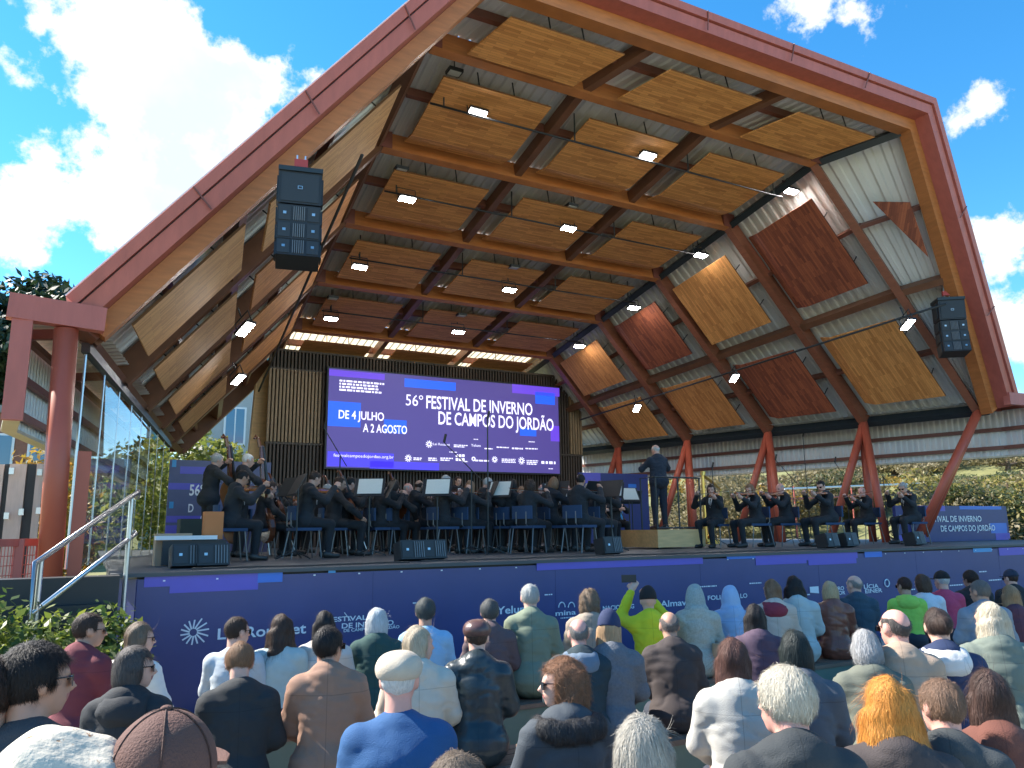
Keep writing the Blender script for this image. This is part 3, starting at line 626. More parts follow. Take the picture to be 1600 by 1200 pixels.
def cloth(c, rough=.85, kind='c', seam=False):
    n = 'cloth_%s%d_%.3f_%.3f_%.3f' % (kind, seam, *c)
    if n in _mats: return _mats[n]
    if kind == 'leather': M = mat(n, c, .34, var=.12, vscale=9, bump=.35, bscale=26)
    elif kind == 'knit': M = mat(n, c, .95, var=.3, vscale=60, bump=.8, bscale=110)
    else: M = mat(n, c, rough, var=.10, vscale=20, bump=.4, bscale=220)
    if not seam: return M
    nt = M.node_tree; mixn = [q for q in nt.nodes if q.type == 'MIX_RGB'][0]; b = nt.nodes['Principled BSDF']      # stitched seams: centre back, yoke, hem
    tcn = [q for q in nt.nodes if q.type == 'TEX_COORD'][0]; sp = nt.nodes.new('ShaderNodeSeparateXYZ'); nt.links.new(tcn.outputs['Object'], sp.inputs[0])
    def mth(op, a_, b_):
        q = nt.nodes.new('ShaderNodeMath'); q.operation = op
        for i_, v in enumerate((a_, b_)):
            if isinstance(v, float): q.inputs[i_].default_value = v
            elif v is not None: nt.links.new(v, q.inputs[i_])
        return q.outputs[0]
    ln = None
    for ax, at in (('X', 0.0), ('Z', .955)):
        d_ = mth('LESS_THAN', mth('ABSOLUTE', mth('SUBTRACT', sp.outputs[ax], at), None), .0022); ln = d_ if ln is None else mth('MAXIMUM', ln, d_)
    dk = nt.nodes.new('ShaderNodeMixRGB'); dk.inputs[2].default_value = tuple(v*.45 for v in c)+(1,); nt.links.new(mixn.outputs[0], dk.inputs[1]); nt.links.new(mth('MULTIPLY', ln, .5), dk.inputs[0]); nt.links.new(dk.outputs[0], b.inputs['Base Color'])
    return M
_pm = {}
def pose_meshes(key, P, vox=.0105):
    """body, top, coat, hood, trousers, shoes meshes for a pose; built once and shared"""
    if key in _pm: return _pm[key]
    D = {'pose': P}; V, Q = surface(P.body(), vox, .022); me = mesh_from('body', V, Q)
    ctr = V[Q].mean(1); hl = (ctr-P.head)@P.hR/HS; mi = np.zeros(len(Q), np.int32)
    for sx in (-1, 1): mi[(np.abs(hl[:, 0]-sx*.031) < .011) & (np.abs(hl[:, 2]-.002) < .0065) & (hl[:, 1] > .055)] = 1
    mi[(np.abs(hl[:, 0]) < .026) & (np.abs(hl[:, 2]+.058) < .008) & (hl[:, 1] > .075)] = 2
    for _ in range(3): me.materials.append(None)
    me.polygons.foreach_set('material_index', mi); D['body'] = me
    sd_ = sum(map(ord, str(key))) % 997
    def folds(amp, fr): return lambda Pt, Fd: Fd+amp*.4*fold_noise(Pt*A_((1, 1, 1.3)), fr, sd_)+amp*1.5*(np.minimum(1, np.abs(fold_noise(Pt*A_((.55, .55, 1.7))+.02*fold_noise(Pt, 20, sd_+9)[..., None], fr*1.5, sd_+5))*2.2)**.6-.7)*-.6
    D['shirt'] = mesh_from('shirt', *surface(P.torso+P.sleeves+[('c', P.nb+A_((0, .0, -.01)), P.nb+A_((0, .004, .02)), .064, .06)], vox*1.1, .045, .007, folds(.006, 34)))
    hipc = A_((0, -.03, .56+P.up))
    coatp = P.torso+P.sleeves+[('e', hipc, (.185, .155, .14)), ('c', P.nb+A_((-.03, -.015, .0)), P.nb+A_((.03, -.015, .0)), .072, .072), ('c', P.nb+A_((0, -.03, .01)), P.nb+A_((0, -.035, .035)), .066, .064)]
    D['coat'] = mesh_from('coat', *surface(coatp, vox*1.1, .05, .013, folds(.0105, 26)))
    hood = [('e', P.nb+A_((0, -.085, -.02)), (.125, .075, .085)), ('c', P.nb+A_((-.085, -.02, .02)), P.nb+A_((.085, -.02, .02)), .045, .045)]
    D['hood'] = mesh_from('hood', *surface(hood, vox*1.1, .05, .004, folds(.009, 40)))
    D['trousers'] = mesh_from('trousers', *surface(P.legs+[P.torso[0]], vox*1.25, .04, .012, folds(.004, 30)))
    D['shoes'] = [mesh_from('shoe', *surface(P.shoes[q_:q_+2], vox*1.1, .03, .006)) for q_ in (0, 2)]
    ringp = []
    for q_ in range(10):
        t0, t1 = q_*.628, (q_+1)*.628; f_ = lambda t, z, r: P.nb+A_((math.sin(t)*r, .006-math.cos(t)*r*.95, z-.012*(1-math.cos(t))*2))
        ringp += [('c', f_(t0, .0, .074), f_(t1, .0, .074), .013, .013), ('c', f_(t0, .034, .069), f_(t1, .034, .069), .010, .010)]
    D['collar'] = mesh_from('collar', *surface(ringp, .008, .022, .0, folds(.002, 60)))
    _pm[key] = D; return D
# ---- hair, hats (head frame)
def cap_cut(p0, n_, k=.0): return lambda Pt, Fd: np.maximum(Fd, (Pt-A_(p0))@nrm(n_))
SCALP = ('e', (0, -.014, .027), (.078, .098, .095))
def hair_surface(kind, vox):
    sk = [SCALP]; infl = .010; post = None; amp, fr = .005, 80
    face = lambda Pt, Fd: np.maximum(Fd, np.minimum((Pt-A_((0, .052, .050)))@nrm((0, .75, -.66)), np.maximum(.008-Pt[..., 2], Pt[..., 1]-.0)+.0))
    def front(Pt, Fd):      # keep the face free
        f = np.maximum(Pt[..., 1]-.030, .066-Pt[..., 2]+(.03-Pt[..., 1])*.0); f2 = -np.minimum(Pt[..., 1]-.034, .062-Pt[..., 2]); return np.maximum(Fd, -f2)
    def nape(z, Fd, Pt): return np.maximum(Fd, z-Pt[..., 2])
    if kind == 'short': infl = .004; post = lambda Pt, Fd: np.maximum(nape(-.078, front(Pt, Fd), Pt), np.minimum(.0+Pt[..., 1]+.012, -.004-Pt[..., 2]))
    elif kind == 'thick': infl = .010; amp, fr = .006, 60; post = lambda Pt, Fd: np.maximum(nape(-.09, front(Pt, Fd), Pt), np.minimum(Pt[..., 1]+.012, -.008-Pt[..., 2]))
    elif kind == 'balding': infl = .003; post = lambda Pt, Fd: np.maximum(np.maximum(nape(-.075, front(Pt, Fd), Pt), Pt[..., 2]-.062+np.maximum(0, -Pt[..., 1]-.06)), np.minimum(Pt[..., 1]+.012, -.004-Pt[..., 2]))
    elif kind == 'long': sk = sk+[('e', (0, -.06, -.10), (.085, .046, .16)), ('e', (0, -.085, -.27), (.105, .036, .15)), ('c', (.068, -.01, .0), (.072, -.02, -.2), .022, .022), ('c', (-.068, -.01, .0), (-.072, -.02, -.2), .022, .022)]; infl = .006; amp, fr = .010, 55; post = front
    elif kind == 'wavy': sk = sk+[('e', (0, -.045, -.07), (.105, .082, .15)), ('e', (0, -.07, -.22), (.135, .06, .13)), ('c', (.08, .0, -.03), (.105, -.01, -.2), .03, .035), ('c', (-.08, .0, -.03), (-.105, -.01, -.2), .03, .035)]; infl = .004; amp, fr = .013, 48; post = front
    elif kind == 'curly': sk = sk+[('e', (0, -.04, -.02), (.098, .098, .112)), ('e', (0, -.05, -.08), (.09, .07, .075))]; infl = .008; amp, fr = .013, 75; post = front
    elif kind == 'bob': sk = sk+[('e', (0, -.045, -.05), (.086, .072, .10)), ('c', (.07, -.0, .0), (.072, -.01, -.085), .02, .02), ('c', (-.07, -.0, .0), (-.072, -.01, -.085), .02, .02)]; infl = .006; post = front
    elif kind == 'bun': sk = sk+[('e', (.01, -.125, .03), (.042, .038, .042))]; infl = .005; post = lambda Pt, Fd: nape(-.075, front(Pt, Fd), Pt)
    elif kind == 'beanie': infl = .013; amp, fr = .002, 60; sk = [SCALP, ('e', (0, -.02, .075), (.062, .075, .08))]; post = lambda Pt, Fd: np.maximum(Fd, (-Pt[..., 2]+.012)-.25*Pt[..., 1])
    elif kind == 'cap': infl = .011; amp, fr = .0012, 30; sk = [('e', (0, -.012, .03), (.08, .1, .098))]; post = lambda Pt, Fd: np.maximum(Fd, .028-Pt[..., 2])
    elif kind == 'flatcap': infl = .008; amp, fr = .005, 38; sk = [('e', (0, .0, .055), (.088, .118, .062)), ('e', (0, -.03, .05), (.082, .085, .06)), ('c', (-.05, .1, .035), (.05, .1, .035), .015, .015)]; post = lambda Pt, Fd: np.maximum(Fd, .012-Pt[..., 2])
    elif kind == 'hoodup': infl = .010; amp, fr = .005, 40; sk = [SCALP, ('e', (0, -.03, -.05), (.098, .095, .11)), ('e', (0, -.06, -.14), (.12, .08, .06))]; post = lambda Pt, Fd: np.maximum(Fd, np.minimum(Pt[..., 1]-.045, .07-Pt[..., 2]))
    elif kind == 'fur': infl = .0; amp, fr = .012, 60; sk = [('e', (0, -.115, -.03), (.14, .055, .06)), ('c', (-.13, -.08, -.02), (-.12, .02, -.01), .045, .035), ('c', (.13, -.08, -.02), (.12, .02, -.01), .045, .035)]
    elif kind == 'scarf': infl = .016; amp, fr = .018, 42; sk = [SCALP, ('e', (.02, -.03, -.02), (.11, .11, .11)), ('e', (.10, -.05, -.08), (.13, .11, .10)), ('e', (-.12, -.03, -.16), (.15, .1, .08)), ('e', (.05, -.05, -.17), (.22, .12, .08))]; post = lambda Pt, Fd: np.maximum(Fd, np.minimum(Pt[..., 1]-.06, .09-Pt[..., 2]))
    sdn = len(kind)*7
    def full(Pt, Fd):
        Fd = Fd+amp*fold_noise(Pt*(A_((1, 1, .35)) if kind in ('long', 'bob', 'short', 'thick', 'balding', 'bun') else 1), fr, sdn)
        return post(Pt, Fd) if post else Fd
    return surface(sk, vox, .035, infl, full)
_hm = {}
STR = {'short': (.028, .3), 'thick': (.045, .28), 'balding': (.018, .3), 'long': (.13, .07), 'curly': (.04, 1.2), 'wavy': (.11, .3), 'bob': (.075, .1), 'bun': (.06, .1), 'fur': (.035, .7)}
def hair_mesh(kind, vox=.007, strands=1500, seed=1):
    key = (kind, vox, strands)
    if key in _hm: return _hm[key]
    V, Q = hair_surface(kind, vox); base = mesh_from('hair', V, Q)
    if kind in STR and strands:
        L, jit = STR[kind]; rg = np.random.default_rng(seed); T = V[Q]; a = np.linalg.norm(np.cross(T[:, 2]-T[:, 0], T[:, 3]-T[:, 1]), axis=1)
        fi = rg.choice(len(Q), strands, p=a/a.sum()); wts = rg.dirichlet((1, 1, 1, 1), strands); p = (T[fi]*wts[..., None]).sum(1); nn = np.cross(T[fi, 2]-T[fi, 0], T[fi, 3]-T[fi, 1]); nn /= np.linalg.norm(nn, axis=1)[:, None]+1e-9
        co = p-A_((0, -.01, .02)); nn *= np.sign((nn*co).sum(1))[:, None]+1e-9
        crown = A_((.01, -.05, .12)); g = (p-crown); g /= np.linalg.norm(g, axis=1)[:, None]; g = g*.8+A_((0, 0, -1))*np.clip(.3-(p[:, 2:3])*6, .0, 1.3)
        g += rg.normal(size=g.shape)*jit; g -= nn*(g*nn).sum(1)[:, None]; g /= np.linalg.norm(g, axis=1)[:, None]+1e-9
        ln = L*rg.uniform(.5, 1.1, strands)[:, None]; side = np.cross(g, nn)*rg.uniform(.0004, .001, strands)[:, None]; vs = []; ns = 4; fly = 1+3*rg.random((strands, 1))**10
        curl = rg.normal(size=g.shape)*(jit*.3)
        for q in range(ns):
            t = q/(ns-1); c = p+nn*(.001+.004*math.sin(t*2.6)*fly)+(g+curl*t)*ln*t-nn*np.minimum((ln*t)**2/(2*.088), .08)*np.clip((p[:, 2:3]+.16)/.12, 0, 1)+A_((0, 0, -1))*ln*.12*t*t; w = side*(1-.75*t); vs.append(np.stack([c-w, c+w], 1))
        SV = np.stack(vs, 1).reshape(-1, 3); b0 = (np.arange(strands)*ns*2)[:, None]; SQ = np.concatenate([b0+A_((2*q, 2*q+1, 2*q+3, 2*q+2)) for q in range(ns-1)])
        nv = len(V); V = np.concatenate([V, SV]); Q = np.concatenate([Q, SQ+nv]); base = mesh_from('hair', V, Q)
    _hm[key] = base; return base
def hairmat(c):
    n = 'hair_%.3f_%.3f_%.3f' % c
    if n in _mats: return _mats[n]
    M = bpy.data.materials.new(n); M.use_nodes = True; nt = M.node_tree; b = nt.nodes['Principled BSDF']; b.inputs['Roughness'].default_value = .55; b.inputs['Specular IOR Level'].default_value = .3
    g = nt.nodes.new('ShaderNodeNewGeometry'); t = nt.nodes.new('ShaderNodeTexCoord'); mp = nt.nodes.new('ShaderNodeMapping'); mp.inputs['Scale'].default_value = (1, 1, .12); nt.links.new(t.outputs['Object'], mp.inputs[0])
    nz_ = nt.nodes.new('ShaderNodeTexNoise'); nz_.inputs['Scale'].default_value = 120; nz_.inputs['Detail'].default_value = 4; nt.links.new(mp.outputs[0], nz_.inputs['Vector'])
    ad = nt.nodes.new('ShaderNodeMath'); ad.operation = 'MULTIPLY_ADD'; ad.inputs[1].default_value = .6; nt.links.new(g.outputs['Random Per Island'], ad.inputs[0]); nt.links.new(nz_.outputs['Fac'], ad.inputs[2])
    mr = nt.nodes.new('ShaderNodeMixRGB'); mr.inputs[1].default_value = tuple(v*.45 for v in c)+(1,); mr.inputs[2].default_value = tuple(min(1, v*1.45) for v in c)+(1,); nt.links.new(ad.outputs[0], mr.inputs[0]); nt.links.new(mr.outputs[0], b.inputs['Base Color'])
    bp = nt.nodes.new('ShaderNodeBump'); bp.inputs['Strength'].default_value = .8; bp.inputs['Distance'].default_value = .009; nt.links.new(nz_.outputs['Fac'], bp.inputs['Height']); nt.links.new(bp.outputs[0], b.inputs['Normal'])
    _mats[n] = M; return M
def child(name, me, M, parent, loc=None, R=None):
    o = bpy.data.objects.new(name, me); COL.objects.link(o); o.parent = parent
    if loc is not None:
        R = np.eye(3) if R is None else R; o.matrix_local = Matrix([list(R[k])+[float(loc[k])] for k in range(3)]+[[0, 0, 0, 1]])
    if M is not None:
        if not me.materials: me.materials.append(None)
        o.material_slots[0].link = 'OBJECT'; o.material_slots[0].material = M
    return o
_gl = {}
def glasses_mesh():
    if 'g' not in _gl:
        mb = MB()
        for sx in (-1, 1):
            mb.slab([(sx*.012, .103, .014), (sx*.058, .092, .016), (sx*.056, .092, -.022), (sx*.018, .103, -.024)], (0, .004, 0)); mb.tube([(sx*.06, .09, .01), (sx*.08, .0, .008), (sx*.08, -.02, -.01)], .0028, 4)
        mb.tube([(-.014, .105, .006), (.014, .105, .006)], .003, 4)
        me = bpy.data.meshes.new('glasses'); me.from_pydata(mb.v, [], mb.f); _gl['g'] = me
    return _gl['g']
def brim_mesh():
    if 'b' not in _gl:
        mb = MB(); top = [(x, .085+.085*math.sqrt(max(0, 1-(x/.078)**2)), .035-.012*abs(x)/.078) for x in np.linspace(-.078, .078, 11)]
        mb.slab([(-.078, .05, .03)]+top+[(.078, .05, .03)], (0, 0, .006)); me = bpy.data.meshes.new('brim'); me.from_pydata(mb.v, [], mb.f); _gl['b'] = me
    return _gl['b']
def cap_seams():
    if 's' not in _gl:
        mb = MB(); c, r = A_((0, -.012, .03)), A_((.08, .1, .098))+.0125
        for k in range(6):
            a = k*math.pi/3+.52; mb.tube([c+r*A_((math.sin(a)*math.sin(t), math.cos(a)*math.sin(t), math.cos(t))) for t in np.linspace(.08, 1.5, 9)], .0016, 4)
        mb.tube([c+r*A_((math.sin(t), -math.cos(t), .12)) for t in np.linspace(-1.0, 1.0, 9)], .006, 5)
        me = bpy.data.meshes.new('seams'); me.from_pydata(mb.v, [], mb.f); _gl['s'] = me
    return _gl['s']
def cap_button():
    if 'bt' not in _gl:
        V, Q = surface([('e', (0, -.012, .141), (.011, .011, .006))], .003, .01); _gl['bt'] = mesh_from('button', V, Q)
    return _gl['bt']
def print_mat():
    M = bpy.data.materials.new('flower_print'); M.use_nodes = True; nt = M.node_tree; b = nt.nodes['Principled BSDF']; b.inputs['Roughness'].default_value = .85
    t = nt.nodes.new('ShaderNodeTexCoord'); v = nt.nodes.new('ShaderNodeTexVoronoi'); v.inputs['Scale'].default_value = 34; nt.links.new(t.outputs['Object'], v.inputs['Vector'])
    nz_ = nt.nodes.new('ShaderNodeTexNoise'); nz_.inputs['Scale'].default_value = 240; nt.links.new(t.outputs['Object'], nz_.inputs['Vector'])
    ad = nt.nodes.new('ShaderNodeMath'); ad.operation = 'MULTIPLY_ADD'; ad.inputs[1].default_value = .5; nt.links.new(nz_.outputs['Fac'], ad.inputs[0]); nt.links.new(v.outputs['Distance'], ad.inputs[2])
    cr_ = nt.nodes.new('ShaderNodeValToRGB'); cr_.color_ramp.elements[0].position = .42; cr_.color_ramp.elements[0].color = (.30, .15, .07, 1); cr_.color_ramp.elements[1].position = .50; cr_.color_ramp.elements[1].color = (.56, .51, .41, 1)
    nt.links.new(ad.outputs[0], cr_.inputs[0]); nt.links.new(cr_.outputs[0], b.inputs['Base Color'])
    n2 = nt.nodes.new('ShaderNodeTexNoise'); n2.inputs['Scale'].default_value = 30; n2.inputs['Detail'].default_value = 6; nt.links.new(t.outputs['Object'], n2.inputs['Vector']); bp = nt.nodes.new('ShaderNodeBump'); bp.inputs['Strength'].default_value = .7; bp.inputs['Distance'].default_value = .012; nt.links.new(n2.outputs['Fac'], bp.inputs['Height']); nt.links.new(bp.outputs[0], b.inputs['Normal'])
    return M
def person(key, P, loc, rz, s, label, cat='person', group=None, sk='fair', hair=None, hc=(.05, .03, .02), top='coat', tc=(.1, .1, .1), tk='c', bc=(.03, .035, .05), hood=None, hat=None, hatc=None, hatk='c', glasses=False, fur=False, hatmat=None, strands=1500, vox=.0105, hv=.007):
    D = pose_meshes(key, P, vox); o = bpy.data.objects.new('person', D['body']); COL.objects.link(o); o.location = loc; o.rotation_euler = (0, 0, rz); o.scale = (s, s, s)
    for k, M in enumerate((skin(sk), EYEM, LIPM)): o.material_slots[k].link = 'OBJECT'; o.material_slots[k].material = M
    tag(o, label, cat, group)
    child('jacket' if top == 'coat' else 'shirt', D[top], cloth(tc, kind=tk, seam=(top == 'coat' and tk != 'knit')), o); child('trousers', D['trousers'], cloth(bc), o); [child('shoe', q_, mat('shoe_black', (.025, .022, .02), .4), o) for q_ in D['shoes']]
    if top == 'coat' and not hood: child('collar', D['collar'], cloth(tuple(v*.8 for v in tc), kind=tk), o)
    if fur: child('fur_trim', hair_mesh('fur', .008, 6000), hairmat((.03, .03, .032)), o, P.nb+A_((0, 0, .03)), np.eye(3))
    if hood: child('hood', D['hood'], cloth(hood), o)
    if hair: child('hair', hair_mesh(hair, hv, 0 if hat else strands), hairmat(hc), o, P.head, P.hR*HS)
    if hat:
        h_ = child('cap' if 'cap' in hat else hat, hair_mesh(hat, hv, 0), hatmat or cloth(hatc, kind=hatk), o, P.head, P.hR*HS)
        if hat == 'cap': child('brim', brim_mesh(), cloth(hatc), h_); child('seams', cap_seams(), cloth(tuple(v*.6 for v in hatc)), h_); child('button', cap_button(), cloth(hatc), h_)
    if glasses: child('glasses', glasses_mesh(), mat('dark_lens', (.015, .015, .018), .12, var=0), o, P.head, P.hR*HS)
    return o
# ------------------------------------------------------------------ audience
R_ = math.radians
POSES = {
 'a0': Pose(lean=.06), 'a1': Pose(lean=.14, fat=1.08), 'aR': Pose(lean=.06, yaw=R_(38)), 'aRR': Pose(lean=.05, yaw=R_(62)), 'aL': Pose(lean=.08, yaw=R_(-32)), 'aLL': Pose(lean=.05, yaw=R_(-72)),
 'aD': Pose(lean=.16, pitch=R_(-22)), 'fat': Pose(lean=.05, yaw=R_(12), fat=1.22), 'aU': Pose(lean=-.02, pitch=R_(10), yaw=R_(-8)),
 'film': Pose(lean=.04, pitch=R_(8), el=((-.26, .2, 1.02), (.26, .16, .95)), wr=((-.12, .3, 1.27), (.08, .32, 1.2)), arm_n=((.4, .9, 0), (-.4, .9, 0))),
 'aN': Pose(lean=.05, yaw=R_(20), fat=.96)}
ROWY = {'A': 6.2, 'B': 4.7, 'C': 3.2, 'D': 1.6}
BLK = (.022, .024, .027); DBR = (.035, .02, .014); DK = (.012, .01, .01); GRY = (.33, .33, .32); SILV = (.5, .47, .42); BLO = (.42, .30, .17); LBR = (.20, .11, .06)
